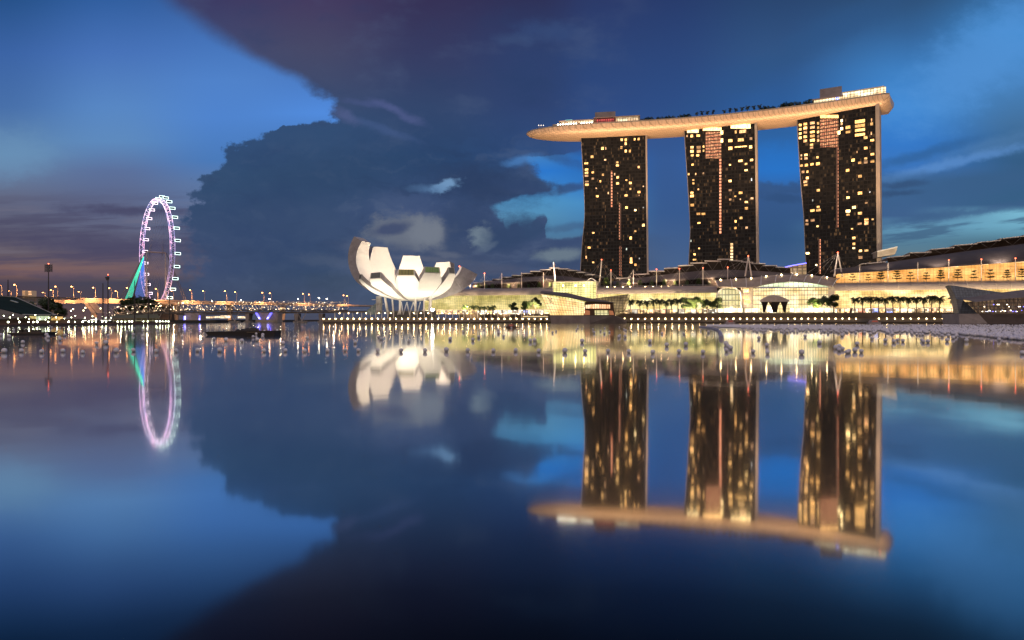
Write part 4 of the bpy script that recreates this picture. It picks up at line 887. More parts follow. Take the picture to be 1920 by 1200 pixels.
mb = MB(); mb.prism([P(1106, 591.6, 500), P(1153, 591.6, 503), P(1175, 599, 508), P(1175, 605.8, 508), P(1106, 606, 500)], (3, 22, 0)); mb.build('landing', mat('landing_stone', (.20,.165,.15), .8), C1)
# overlapping letters on the glass corner
pa = bil(.14, .80); eu = (bil(.25, .80)-pa).normalized(); ev = (bil(.14, .95)-bil(.14, .80)).normalized(); of = nn*.35
mb = MB()
def stroke(x0, y0, x1, y1, r=.16): mb.tube(pa+eu*x0+ev*y0+of, pa+eu*x1+ev*y1+of, r, 5)
stroke(0, 1.4, 1.5, -2.0); stroke(3.0, 1.4, 1.5, -2.0, .10); stroke(-.5, 1.4, .6, 1.4, .09); stroke(2.4, 1.4, 3.5, 1.4, .09)
stroke(1.6, .3, .9, -2.6); stroke(.3, -2.6, 3.0, -2.6); stroke(3.0, -2.6, 3.2, -1.8, .12); stroke(1.1, .3, 2.2, .3, .09)
mb.build('letter_emblem', mat('emblem_dark', (.03,.02,.015), .4), C1)

# ------------------------------------------------------------------ second crystal, dark, at the frame's right side
C2 = thing('crystal_club', 'dark faceted glass pavilion with a sharp blade-like corner over the water', 'glass pavilion', P(1850, 590, 430))
bl_m = bpy.data.materials.new('blue_tiles_glass'); bl_m.use_nodes = True; t = bl_m.node_tree; q = G(t); b = t.nodes['Principled BSDF']
geo = q.n('ShaderNodeNewGeometry'); dt = q.n('ShaderNodeVectorMath', operation='DOT_PRODUCT'); t.links.new(geo.outputs['Position'], dt.inputs[0]); dt.inputs[1].default_value = (.95, -.1, .12)
se = q.n('ShaderNodeSeparateXYZ'); t.links.new(geo.outputs['Position'], se.inputs[0])
l_ = q.m('MAXIMUM', q.m('LESS_THAN', q.m('FRACT', q.m('DIVIDE', dt.outputs['Value'], 1.5)), .1), q.m('LESS_THAN', q.m('FRACT', q.m('DIVIDE', se.outputs[2], 1.4)), .1))
nf, _ = q.noise(geo.outputs['Position'], .5, 3)
t.links.new(q.mix(l_, q.ramp(nf, [(.3, (.10,.12,.15)), (.7, (.20,.23,.27))]), (.07,.075,.08,1)), b.inputs['Base Color']); b.inputs['Roughness'].default_value = .4; b.inputs['Metallic'].default_value = .0
mb = MB(); mb.prism([P(1781.6, 534.7, 432), P(1884, 549, 428), P(1806, 562.5, 424), P(1833, 588, 426), P(1798, 588, 429), P(1792.5, 560, 430)], (3, 10, 0)); mb.build('blade', bl_m, C2)
mb = MB(); mb.sheet([[P(1805.5, 562, 422.5), P(1850, 553.5, 424), P(1930, 543.5, 424), P(2000, 536, 424)], [P(1830, 566.5, 415), P(1880, 560.5, 415), P(1930, 557.5, 415), P(2000, 553, 415)]], (0, .5, .5)); mb.build('roof', mat('slate_roof', (.20,.175,.165), .7, 0, spec=.15), C2)
mb = MB(); mb.prism([P(1834, 588, 432), P(1812, 566, 432), P(1930, 556, 432), P(2000, 552, 432), P(2000, 588, 432)], (4, 16, 0)); mb.build('interior_wall', litglass('club_interior', (.5,.22,.09), (1,.6,.3), .20, 2.2, 2.0, .3, lo=.08, nx=.5, smp=False), C2)
mb = MB()
for i in range(8): mb.tube(P(1820+i*22, 566-i*1.6, 430), P(1836+i*22, 588, 429), .14, 4)
mb.build('window_bars', dark_steel, C2)
for i in range(26):
    mb = MB(); x = 1842+i*3.1+random.uniform(-1, 1); mb.box(P(x, random.choice((583, 584, 582, 575, 571)), 429), (random.uniform(.3, .7), .2, random.uniform(.2, .5)))
    mb.build('bar_lamp', random.choice((lamp_s, lamp_s, lamp_b, mat('bar_white', (.5,.5,.6), emit=(.85,.85,1), es=3, vary=0, sample=False))), C2)
mb = MB(); mb.prism([P(1797, 588.3, 424), P(1835, 588.3, 422), P(1852, 606.9, 420), P(1799.5, 607, 424)], (2, 20, 0)); mb.build('stone_ramp', mat('pale_ramp', (.40,.34,.32), .8), C2)
mb = MB(); mb.prism([P(1835.3, 589, 423), P(2010, 589, 418), P(2010, 607, 418), P(1852.3, 607, 421)], (3, 20, 0)); mb.build('plinth', mat('dark_plinth', (.12,.09,.08), .8), C2)

# ------------------------------------------------------------------ event tent
ET = thing('event_tent', 'white hipped event tent with dark gathered drapes on the terrace', 'tent', LP(1452, 586, 32))
tp = [LP(x, y, 32) for x, y in ((1424, 566), (1430, 561.5), (1440, 556.5), (1450, 554.5), (1462, 556.5), (1474, 561.5), (1481, 565.5))]
mb = MB(); mb.sheet([tp, [p-NX*6+Vector((0, 0, .8)) for p in tp], [p-NX*12 for p in tp]], (0, 0, .2)); mb.add([LP(1424, 566, 32)]+tp[1:-1]+[LP(1481, 565.5, 32)], [tuple(range(7))]); mb.build('canopy', mat('tent_canvas', (.62,.52,.45), .8), ET)
drm = mat('dark_drape', (.035,.022,.018), .9)
for a, b_, c, d in ((1427, 1441, 1430.5, 1435), (1441, 1463, 1449, 1457), (1463, 1477.5, 1469, 1473.5)):
    rows = [[LP(a+(b_-a)*i/10, 566, 31.5+.35*(i % 2)) for i in range(11)], [LP((a+c)/2+.6+((b_+d)/2-.6-(a+c)/2-.6)*i/10, 574, 31.5+.35*(i % 2)) for i in range(11)], [LP(c+(d-c)*i/10, 586, 31.5+.3*(i % 2)) for i in range(11)]]
    mb = MB(); mb.sheet(rows, -NX*.2); mb.build('drape', drm, ET)
mb = MB(); mb.par(LP(1427, 567, 31), UX*(LP(1477, 567, 31)-LP(1427, 567, 31)).length, -NX*.4, (0, 0, .9)); mb.build('fascia', drm, ET)
# ------------------------------------------------------------------ the lotus-shaped museum
LC_ = Vector((X(778, 540), 540, 0))
LOT = thing('lotus_museum', 'white lotus-shaped museum of ten upswept fingers on raking legs, floodlit', 'museum', LC_+Vector((0, 0, 3.1)))
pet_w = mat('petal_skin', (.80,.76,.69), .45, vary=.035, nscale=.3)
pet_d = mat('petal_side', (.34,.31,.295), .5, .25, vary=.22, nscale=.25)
ZB = 15.8
def petal(az, a, b, al, wt, th, win=None, zb=ZB, w0=None, tw=0.0, inner=True, a0=.16, thb=.25):
    "finger rising along an elliptic arc; az from the viewer's side (deg, + right), tip angle al, tip half width wt, thickness th at the tip"
    A_ = R(az); rad = Vector((math.sin(A_), -math.cos(A_), 0)); tan = Vector((math.cos(A_), math.sin(A_), 0))
    n = 26; secs = []
    for i in range(n+1):
        t_ = R(al)*(a0+(1-a0)*i/n); r = a*math.sin(t_); z = zb+b*(1-math.cos(t_)); f = i/n
        nr, nz_ = math.sin(t_)/a, -math.cos(t_)/b*1.0
        nv = Vector((nr, -math.cos(t_)/b)); nv.normalize()
        # outward normal in (r, z): (sin/a, -cos/b)
        tk = th*(thb+(1-thb)*f**.9)
        if win:                       # front fingers end in an upright skylight
            hx, hz = -nv.x*(1-f)-.16*f, -nv.y*(1-f)+1.0*f; hl = math.hypot(hx, hz); ri, zi = r+hx/hl*tk, z+hz/hl*tk
        else: ri, zi = r-nv.x*tk, z-nv.y*tk
        w = min(max(r, .5)*math.tan(R(17.4)), (w0 or 99)+(wt-(w0 or 99))*f) if w0 else min(max(r, .5)*math.tan(R(17.4)), wt*(1.55-.55*f) if f > .3 else 99)
        wi = min(w, max(ri, .4)*math.tan(R(18)))*(.96)
        def pt(rr, zz, ww): return LC_+rad*rr+tan*(ww+tw*f)+Vector((0, 0, zz))
        secs.append((pt(r, z, -w), pt(r, z, w), pt(ri, zi, wi), pt(ri, zi, -wi), rad, nv, tan))
    root = MB()
    root.sheet([[s[0].lerp(s[1], k/4)-Vector((0, 0, 0)) for k in range(5)] for s in secs])
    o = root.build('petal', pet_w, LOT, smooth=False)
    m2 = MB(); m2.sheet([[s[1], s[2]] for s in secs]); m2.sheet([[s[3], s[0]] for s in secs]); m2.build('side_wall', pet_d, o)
    m3 = MB(); m3.sheet([[s[2], s[3]] for s in secs]); m3.build('inner_skin', pet_w, o)
    e = secs[-1]; m4 = MB(); m4.add([e[0], e[1], e[2], e[3]], [(0, 1, 2, 3)]); m4.build('end_frame', mat('end_frame', (.55,.50,.44), .5), o)
    if win:
        cc = (e[0]+e[1]+e[2]+e[3])/4; up_ = ((e[0]-e[1]).cross(e[2]-e[1])).normalized()
        out = (secs[-1][0]-secs[-2][0]).normalized(); k = .86
        q4 = [cc+(p-cc)*k+out*.12 for p in e[:4]]
        m5 = MB(); m5.add(q4, [(0, 1, 2, 3)]); sk = m5.build('skylight', win, o)
        m6 = MB()
        for j in range(1, 6): m6.tube(q4[0].lerp(q4[1], j/6)+out*.08, q4[3].lerp(q4[2], j/6)+out*.08, .09, 4)
        m6.build('glazing_bars', dark_steel, sk)
    return o
sky_y = litglass('skylight_amber', (.42,.34,.09), (.55,.45,.14), .42, 2.2, 30, .12, (1,0,0), .6, smp=False)
sky_g = litglass('skylight_green', (.24,.36,.10), (.35,.46,.16), .42, 1.6, 30, .1, (1,0,0), .6, smp=False)
sky_d = mat('skylight_dark', (.05,.045,.04), .3, emit=(.5,.45,.35), es=.12, vary=0)
# front fingers
petal(-4, 33, 27.5, 68.5, 6.3, 4.4, sky_y, w0=19)
petal(-40, 41, 26, 66, 6.0, 4.4, sky_d, w0=18)
petal(-66, 45, 27, 65, 4.2, 3.6, sky_d, w0=14)
petal(31, 32, 27.5, 73, 6.2, 4.4, sky_g, w0=18)
petal(65, 33, 28, 73, 4.6, 4.6, sky_d, w0=14)
# tall fingers at the back left, lower ones round to the right
petal(-111, 52, 36.5, 111, 6.2, 8.0, None, w0=18, thb=.5)
petal(-137, 52, 42.5, 92, 6.8, 6.0, None, w0=24, thb=.4)
petal(-168, 42, 39.5, 86, 6.6, 5.5, None, w0=21, thb=.4)
petal(149, 41, 37, 80, 6.8, 5.5, None, w0=18, thb=.4)
petal(104, 48, 29, 73, 6.0, 13, None, w0=14, thb=.55)
mb = MB(); mb.sphere(LC_+Vector((0, 0, ZB+3)), 9, 20, 8, sc=(1, 1, .32)); mb.build('bowl_underside', pet_w, LOT, smooth=True)
mb = MB(); mb.sphere(LC_+Vector((0, 0, ZB+7)), 15, 20, 8, sc=(1, 1, .25)); mb.build('inner_bowl', pet_w, LOT, smooth=True)
leg_m = mat('leg_paint', (.50,.46,.42), .5)
for px, top, foot, r in ((727, 558, 589, 1.0), (750, 557.5, 590, .9), (779, 556, 590, .9), (806, 555.5, 588, 1.2), (737, 560, 587, .7), (795, 560, 588, .6)):
    d_ = 526 if px > 740 else 530; lean = {727:-4, 737: -3, 806: 3}.get(px, 0)
    mb = MB(); mb.tube(P(px-lean*.2, foot, d_), P(px+lean*.6-3*(px == 727), top-3, d_+4), r, 8, r*.85); mb.build('raking_leg', leg_m, LOT)
xs = [746, 752.5, 756, 763, 768, 775, 782, 788]
for i in range(len(xs)-1):
    a, b_ = (590, 566) if i % 2 == 0 else (566, 590)
    mb = MB(); mb.tube(P(xs[i], a, 536), P(xs[i+1], b_, 536), .38, 6); mb.build('lattice_leg', white_paint, LOT)
mb = MB(); mb.par(P(705, 588, 548), (3.6, 0, 0), (0, 6, 0), (0, 0, 13)); mb.build('lift_tower', white_paint, LOT)
for yy_ in (562, 570, 583):
    mb = MB(); mb.box(P(712 if yy_ > 565 else 705, yy_, 547), (6, 2, .4)); mb.build('landing', leg_m, LOT)
mb = MB(); mb.prism([P(688, 590, 545), P(688, 582, 545), P(704, 569, 548), P(704, 590, 548)], (2, 8, 0)); mb.build('glass_lobby', litglass('lobby_glass', (.5,.55,.48), (.8,.8,.62), .28, 1.6, 1.6, .14, lo=.4, smp=False), LOT)
mb = MB(); mb.box(LC_+Vector((-2, 2, 6)), (34, 12, 6)); mb.build('ground_floor', mat('museum_ground', (.15,.14,.13), .7), LOT)
# floodlights round the feet and inside the bowl, as in the photograph
for az, r, pw in ((-4, 47, 1.0), (-40, 47, 1.0), (-76, 46, .8), (33, 45, 1.0), (68, 44, .8)):
    A_ = R(az); p = LC_+Vector((math.sin(A_)*r, -math.cos(A_)*r, 4.2)); tg = LC_+Vector((math.sin(A_)*r*.5, -math.cos(A_)*r*.5, 28))
    spot('museum_floodlight', p, tg, 5.6e4*pw, (1, .88, .70), 80, .8, .6)
for az, r, z, tz, pw in ((-112, 8, 33, 42, .9), (-147, 8, 33, 42, 1), (178, 8, 32, 38, .9), (139, 8, 32, 36, .8)):
    A_ = R(az); dv = Vector((math.sin(A_), -math.cos(A_), 0)); p = LC_+dv*r*.2+Vector((0, 0, z)); tg = LC_+dv*36+Vector((0, 0, tz))
    spot('bowl_floodlight', p, tg, 5.0e4*pw, (1, .82, .62), 110, .8, .6)
fl = thing('floodlight', 'dazzling white floodlight on the promenade right of the lotus legs', 'floodlight', P(811, 586, 500))
mb = MB(); mb.tube(P(811, 588, 500), P(811, 583, 500), .15); mb.build('pole', dark_steel, fl)
mb = MB(); mb.sphere(P(811, 581, 500), 1.0); mb.build('lamp_head', mat('lamp_dazzle', (.9,.9,.9), emit=(1,.95,.85), es=60, vary=0), fl)
ac = thing('aerial_cluster', 'red-tipped aerials behind the right edge of the lotus building', 'aerial', P(862, 520, 600))
for px, y in ((861.5, 499.5), (865, 505)):
    mb = MB(); mb.tube(P(px, 520, 600), P(px, y, 600), .3, 5); mb.build('mast', white_paint, ac)
    mb = MB(); mb.sphere(P(px, y, 600), .5); mb.build('beacon', lamp_r, ac)

# ------------------------------------------------------------------ observation wheel
DW = 1085.; sW = DW/F
WC = P(293, 473, DW); RW = 99.5*sW
WH = thing('observation_wheel', 'giant observation wheel seen almost edge-on, ringed with lit capsules', 'ferris wheel', Vector((WC.x, WC.y, 2)))
psi = R(16.0)                       # heading of the wheel plane off the sight line
fx_ = Vector((math.sin(psi)-.0, math.cos(psi), 0)); vdir = Vector((WC.x, WC.y, 0)).normalized()
# plane direction: sight direction turned so that the ring opens 26 px each side
ang = math.asin(26*sW/RW); pd_ = Matrix.Rotation(ang, 3, 'Z')@vdir; axn = Vector((pd_.y, -pd_.x, 0))    # axle points to the right
def wp(th, r, off=0.0): return WC+pd_*(r*math.cos(th))+Vector((0, 0, r*math.sin(th)))+axn*off
glow_m = bpy.data.materials.new('rim_light'); glow_m.use_nodes = True; t = glow_m.node_tree; q = G(t); b = t.nodes['Principled BSDF']
geo = q.n('ShaderNodeNewGeometry'); se = q.n('ShaderNodeSeparateXYZ'); t.links.new(geo.outputs['Position'], se.inputs[0])
nf, nc_ = q.noise(geo.outputs['Position'], .09, 3)
cz = q.ramp(q.m('DIVIDE', se.outputs[2], 180), [(0, (.75,.25,.75)), (.25, (.42,.30,1)), (.5, (.62,.36,.95)), (.8, (.78,.55,1)), (1, (.95,.90,1))])
t.links.new(q.mix(q.sm(nf, .42, .62), q.mix(q.sm(nf, .3, .5), (.25, .30, 1, 1), cz), (1, .48, .72, 1)), b.inputs['Emission Color']); t.links.new(q.m('MULTIPLY', q.m('ADD', q.sm(nf, .35, .65), .35), q.m('ADD', q.m('MULTIPLY', q.sm(se.outputs[2], 60, 170), 1.6), .75)), b.inputs['Emission Strength'])
N_ = 112; tw_ = 3.2
for nm, off, rr_ in (('rim', -tw_, .34), ('rim', tw_, .34), ):
    mb = MB(); pts = [wp(2*math.pi*i/N_, RW, off) for i in range(N_+1)]; mb.path(pts, rr_, 5); mb.build(nm, glow_m, WH)
mb = MB(); pts = [wp(2*math.pi*i/N_, RW-4.5, 0) for i in range(N_+1)]; mb.path(pts, .28, 5)
for i in range(0, N_, 2):
    a, b_, c = 2*math.pi*i/N_, 2*math.pi*(i+1)/N_, 2*math.pi*(i+2)/N_
    mb.tube(wp(a, RW, -tw_), wp(b_, RW, tw_), .16, 4); mb.tube(wp(b_, RW, tw_), wp(c, RW, -tw_), .16, 4)
    mb.tube(wp(a, RW, -tw_), wp(a, RW-4.5, 0), .16, 4); mb.tube(wp(a, RW, tw_), wp(a, RW-4.5, 0), .16, 4)
mb.build('rim_truss', glow_m, WH)
mb = MB()
for i in range(56):
    a = 2*math.pi*i/56; mb.tube(wp(a, RW-4.5, 0), wp(a+(.25 if i % 2 else -.25), 2, 9*(1 if i % 2 else -1)), .09, 3)
mb.build('spokes', mat('spoke_cable', (.25,.25,.30), .5, .3, vary=0), WH)
cap_l = mat('capsule_light', (.8,.9,.9), emit=(.72,1,.92), es=2.6, vary=0); cap_p = mat('capsule_light_pink', (.9,.8,.9), emit=(1,.80,.95), es=3.0, vary=0)
cap_d = mat('capsule_glass', (.05,.06,.07), .2)
for k in range(28):
    th = 2*math.pi*(k+.4)/28; c = wp(th, RW+3.2, 5.5)
    near = math.cos(th) < 0          # side of the ring nearer the viewer
    mb = MB(); hw, hh, hd = 3.7, 1.6, 2.0
    left_ = Vector((c.x, c.y, 0)).x/c.y*F+960 < 292
    # body: rounded box built as an eight-sided drum along the axle
    ring0 = [c-axn*hw+pd_*(hd*math.cos(math.pi/8+j*math.pi/4))+Vector((0, 0, hh*math.sin(math.pi/8+j*math.pi/4))) for j in range(8)]
    ring1 = [p+axn*2*hw for p in ring0]
    mb.add(ring0+ring1, [(j, (j+1) % 8, 8+(j+1) % 8, 8+j) for j in range(8)]+[tuple(range(7, -1, -1)), tuple(range(8, 16))])
    o = mb.build('capsule', cap_d, WH)
    m2 = MB(); vt = -pd_*(hd+.1) if (pd_.y > 0) else pd_*(hd+.1)
    cn = [c+vt-axn*hw-Vector((0, 0, hh)), c+vt+axn*hw-Vector((0, 0, hh)), c+vt+axn*hw+Vector((0, 0, hh)), c+vt-axn*hw+Vector((0, 0, hh))]
    m2.path(cn+[cn[0]], .36, 4); m2.build('light_frame', cap_p if left_ else cap_l, o)
hub = MB(); hub.tube(WC-axn*13, WC+axn*13, 1.3, 8); hub.build('hub', mat('hub_paint', (.40,.34,.36), .5), WH)
for off in (-13, 13):
    for dd in (-1, 1):
        mb = MB(); mb.tube(WC+axn*off, Vector(((WC+axn*off*1.05).x, (WC+axn*off*1.05).y, 2))+pd_*dd*2.2, 1.0, 7); mb.build('leg', mat('wheel_leg', (.40,.38,.42), .5), WH)
mb = MB()
for (px, py) in ((222, 565), (228, 565), (346, 565), (351, 566)):
    mb.tube(WC+axn*(14 if px > 293 else -14), P(px, py, DW-30), .45, 5)
mb.build('guy_cables', mat('guy_cable', (.10,.10,.12), .5), WH)
cg = mat('cable_green', (.05,.3,.2), emit=(.02,.85,.50), es=1.9, vary=0); cb_ = mat('cable_blue', (.05,.1,.4), emit=(.05,.20,.75), es=1.0, vary=0)
for k in range(7):
    mb = MB(); mb.tube(P(269.5, 480+k*.6, DW-20), P(235+k*1.8, 560, DW-35), .15, 4); mb.build('lit_stay', cg, WH)
for k in range(13):
    mb = MB(); mb.tube(P(269.8, 484, DW-20), P(251+k*1.65, 562, DW-35), .17, 4); mb.build('lit_stay', cb_, WH)
mb = MB(); mb.prism([P(258, 600, 1045), P(258, 562.5, 1045), P(322, 564.5, 1045), P(322, 600, 1045)], (0, 18, 0)); mb.build('terminal', dark_stone, WH)
mb = MB(); mb.tube(P(266, 560, DW-40), P(277, 562, DW-40), .8, 5); mb.build('platform_light', cap_p, WH)
# ------------------------------------------------------------------ elevated highway
HY = [(-140, 548.5, 700), (0, 554, 790), (60, 556, 842), (140, 558.3, 905), (225, 560.2, 965), (300, 562.2, 1010), (400, 564.6, 1075), (480, 566.3, 1130), (560, 568.4, 1190), (645, 570.8, 1260), (700, 572.5, 1300)]
HW = thing('highway_viaduct', 'long concrete elevated highway washed orange by street lamps behind the bridges', 'viaduct', P(225, 600, 965))
hc = mat('viaduct_concrete', (.42,.34,.27), .85)
hp = [P(x, y, d) for x, y, d in HY]
bkv = Vector((6, 22, 0))
mb = MB(); mb.sheet([hp, [p+bkv for p in hp]]); mb.build('road_deck', mat('asphalt', (.05,.05,.05), .9), HW)
mb = MB(); mb.sheet([hp, [p-Vector((0, 0, 1.6)) for p in hp]], (.15, .5, 0)); mb.build('parapet', hc, HW)
mb = MB(); dz = [8.2*max(.35, 1-i*.065) for i in range(len(hp))]
gz = [p-Vector((-.3, -1.5, 1.9)) for p in hp]; gl_ = [p+Vector((.5, 2.5, -z)) for p, z in zip(hp, dz)]
mb.sheet([gz, gl_]); mb.sheet([gl_, [p+Vector((4, 16, 0)) for p in gl_]]); mb.build('girder', hc, HW)
for x, d in ((95, 875), (175, 930), (330, 1040), (430, 1100), (530, 1170)):
    y = float(np.interp(x, [h[0] for h in HY], [h[1] for h in HY])); tp_ = P(x, y+6, d+12)
    mb = MB(); mb.add([tp_+Vector((-5, 0, 0)), tp_+Vector((5, 0, 0)), (tp_.x+2, tp_.y, 1), (tp_.x-2, tp_.y, 1), tp_+Vector((-5, 4, 0)), tp_+Vector((5, 4, 0)), (tp_.x+2, tp_.y+4, 1), (tp_.x-2, tp_.y+4, 1)], [(0,1,2,3), (7,6,5,4), (0,3,7,4), (1,5,6,2)]); mb.build('pier', hc, HW)
for x0_, x1_ in ((157, 172), (166, 181), (172, 188)):
    mb = MB(); a = P(x0_, 568, 900); b_ = P(x1_, 587, 890); mb.par(a, (5, 0, 0), (0, 2, 0), b_-a); mb.build('raking_pier', hc, HW)

# street lamps: one built with its parts, the rest copied
def lamp_proto(name, hgt, arm, headr, m, pole_m, label, group, r=.22):
    root = thing(name, label, 'street lamp', (0, 0, 0), group)
    mb = MB(); mb.tube((0, 0, 0), (0, 0, hgt), r, 6, r*.6); mb.build('pole', pole_m, root)
    mb = MB(); mb.tube((0, 0, hgt), (-arm, -arm*.5, hgt+.4), r*.5, 5); mb.build('arm', pole_m, root)
    mb = MB(); mb.sphere((-arm, -arm*.5, hgt+.2), headr, 8, 6, sc=(1.25, 1, .8)); mb.build('lamp_head', m, root)
    return root
lo_ = lamp_proto('street_lamp', 14, 2.2, .72, lamp_o, mat('lamp_pole', (.35,.28,.22), .6, vary=0), '-', 'highway lamps')
lw_ = lamp_proto('bridge_lamp', 9, 1.0, .42, lamp_p, MATS['lamp_pole'], '-', 'bridge road lamps', .14)
lq_ = thing('quay_lamp', '-', 'quay light', (0, 0, 0), 'lamps along the promenade edge')
mb = MB(); mb.box((0, -.1, -.2), (.24, .4, .7)); mb.build('bracket', dark_steel, lq_)
mb = MB(); mb.sphere((0, -.45, .1), .28, 8, 6); mb.build('lamp_head', lamp_w, lq_)
lf_ = thing('deck_lamp', '-', 'deck light', (0, 0, 0), 'lamps along the floating platform')
mb = MB(); mb.tube((0, 0, -.9), (0, 0, .05), .05, 5); mb.build('pole', dark_steel, lf_)
mb = MB(); mb.sphere((0, -.05, .15), .24, 8, 6); mb.build('lamp_head', lamp_g, lf_)
scan()
def hdepth(x): return float(np.interp(x, [h[0] for h in HY], [h[2] for h in HY])), float(np.interp(x, [h[0] for h in HY], [h[1] for h in HY]))
used = set()
def place(root, loc, label, sc=(1, 1, 1), rz=0.0, group=None):
    if root.name in used: return dup(root, loc, rz, sc, label, group)
    used.add(root.name); root.location = loc; root.scale = sc; root.rotation_euler = (0, 0, rz); root['label'] = label
    if group: root['group'] = group
    return root
HL = [(2.5,535),(20,545.5),(31,534),(84,549),(99,544),(107.5,537.5),(137.5,537.5),(151,547),(178,539.5),(208,540.5),(220,546),(241,540),(295,542),(324.5,545),(359,544),(383,546),(424,546),(443,548),(494,549),(508,550),(570,551),(581,552.5),(646,554),(652.5,555)]
for i, (x, y) in enumerate(HL):
    d, yd = hdepth(x); far = i % 2; d += 3+far*14
    foot = P(x+.8, yd-.4, d); hgt = (yd-y)*d/F
    place(lo_, foot, f'orange sodium street lamp on the elevated highway, {nth(i)} counting from the grandstand side', (1, 1, max(.35, (hgt-.4)/14)))
    if i % 2 == 0: spot('lamp_glow', P(x, yd, hdepth(x)[0]-9)+Vector((0, 0, 7)), P(x, yd, hdepth(x)[0]+3)+Vector((0, 0, -4)), 90000, (1, .45, .17), 150, .5, .5)

# ------------------------------------------------------------------ road bridge and double-helix footbridge in front of it
RB = thing('road_bridge', 'low dark road bridge with blue lit wall piers behind the helix footbridge', 'bridge', P(420, 600, 700))
ra, rb_ = P(230, 586, 690), P(700, 583, 690)
mb = MB(); mb.par(ra-Vector((0, 0, 1.6)), rb_-ra, (0, 20, 0), (0, 0, 1.6)); mb.build('deck', mat('bridge_deck', (.12,.10,.085), .8), RB)
mb = MB(); mb.path([ra+Vector((0, 0, 1.1)), rb_+Vector((0, 0, 1.1))], .1, 4); mb.build('railing', steel, RB)
blu = mat('pier_blue_light', (.2,.2,.8), emit=(.13,.12,1), es=2.6, vary=0); blw = mat('pier_blue_core', (.5,.5,.9), emit=(.50,.48,1), es=3.2, vary=0)
pm = mat('pier_concrete', (.30,.26,.24), .8)
for (xl, xr, yt) in ((480, 512, 586), (346, 374, 587)):
    mb = MB(); mb.prism([P(xl+(1 if xl > 400 else 0), yt, 640), P(xr+(8 if xl > 400 else 0), yt, 640), P(xr+(8 if xl > 400 else 0), 604, 640), P(xl+6*(xl > 400), 604, 640)], (0, 14, 0)); mb.build('wall_pier', pm, RB)
    mb = MB(); a = P(xl, 600, 636); mb.par(P(xl-1, 604.5, 634), P(xr+8, 604.5, 634)-P(xl-1, 604.5, 634), (0, 14, 0), (0, 0, 2.2)); mb.build('pier_base', concrete, RB)
for (x0_, y0_, x1_, y1_) in ((479.3, 586.5, 486.8, 598.5), (507.8, 586.5, 500.5, 598.5)):
    mb = MB(); mb.par(P(x0_-1.3, y0_, 638), (1.9, 0, 0), (0, .4, 0), P(x1_, y1_, 638)-P(x0_, y0_, 638)); mb.build('blue_light', blu, RB)
    mb = MB(); m_ = P((x0_+2*x1_)/3, (y0_+2*y1_)/3, 637.4); mb.par(m_-Vector((.5, 0, 0)), (1.0, 0, 0), (0, .3, 0), (P(x1_, y1_, 637.4)-P(x0_, y0_, 637.4))*.3); mb.build('blue_light', blw, RB)
for x_, y0_, y1_, m_ in ((345.5, 592.5, 599.5, blw), (343.8, 593, 600, blu), (373, 591.5, 600, blu), (372.7, 597, 600.5, blw)):
    mb = MB(); mb.par(P(x_, y1_, 637), (1.1, 0, 0), (0, .4, 0), P(x_, y0_, 637)-P(x_, y1_, 637)); mb.build('blue_light', m_, RB)
for x_ in (463, 601, 555):
    mb = MB(); mb.prism([P(x_-4, 588, 690), P(x_+4, 588, 690), P(x_+2.5, 603, 690), P(x_-2.5, 603, 690)], (0, 10, 0)); mb.build('pier', pm, RB)
    mb = MB(); mb.prism([P(x_-6, 602, 686), P(x_+6, 602, 686), P(x_+6, 604.7, 686), P(x_-6, 604.7, 686)], (0, 12, 0)); mb.build('pier_base', concrete, RB)
for i, (x, y) in enumerate([(239,575),(345,568),(400,565),(454,563),(507.5,561),(561,560.5),(600,559),(615,560.5)]):
    f = P(x, 585, 692); place(lw_, f, f'white lamp post on the low road bridge, {nth(i)} counting towards the lotus building', (1, 1, ((585-y)*692/F-.2)/9))

HB = thing('helix_footbridge', 'curved steel footbridge wrapped in a double helix of tubes and small lights', 'footbridge', P(430, 600, 610))
hx0, hx1 = 205, 652
def hcen(u):
    x = hx0+(hx1-hx0)*u; d = 600+60*(2*u-1)**2*.4; y = np.interp(x, [200, 260, 330, 480, 660], [587, 580, 576, 574.5, 575.5])
    return P(x, float(y), d)
st_h = mat('helix_steel', (.55,.47,.40), .5, .1)
for ph, rr, nm in ((0, 4.6, 'helix_tube'), (math.pi, 4.6, 'helix_tube'), (1.2, 3.9, 'inner_helix_tube'), (1.2+math.pi, 3.9, 'inner_helix_tube')):
    mb = MB(); pts = []
    for i in range(301):
        u = i/300; a = ph+u*2*math.pi*11*(1 if rr > 4 else -1); c = hcen(u)
        pts.append(c+Vector((0, rr*math.cos(a), rr*math.sin(a))))
    mb.path(pts, .20, 4); mb.build(nm, st_h, HB)
mb = MB(); mb.sheet([[hcen(i/40)+Vector((0, -2.6, -2.6)) for i in range(41)], [hcen(i/40)+Vector((0, 2.6, -2.6)) for i in range(41)]], (0, 0, -.9)); mb.build('deck', mat('helix_deck', (.10,.085,.07), .8), HB)
mb = MB(); mb.path([hcen(i/40)+Vector((0, -2.7, -1.3)) for i in range(41)], .09, 4); mb.path([hcen(i/40)+Vector((0, -2.7, 4.4)) for i in range(41)], .10, 4); mb.build('rail', st_h, HB)
ml = MB(); ml.sphere((0, 0, 0), .17, 6, 4); hl0 = ml.build('lamp', lamp_s); hme = hl0.data; bpy.data.objects.remove(hl0)
for i in range(92):
    u = (i+.5)/92; c = hcen(u); o = bpy.data.objects.new('lamp', hme); scene.collection.objects.link(o); o.parent = HB
    z = random.choice((-2.2, -2.2, 2.4, 3.6, .6)); o.location = c+Vector((random.uniform(-.7, .7), -2.9, z+random.uniform(-.5, .5)))-HB.location
    o.scale = (random.uniform(.8, 1.7),)*3
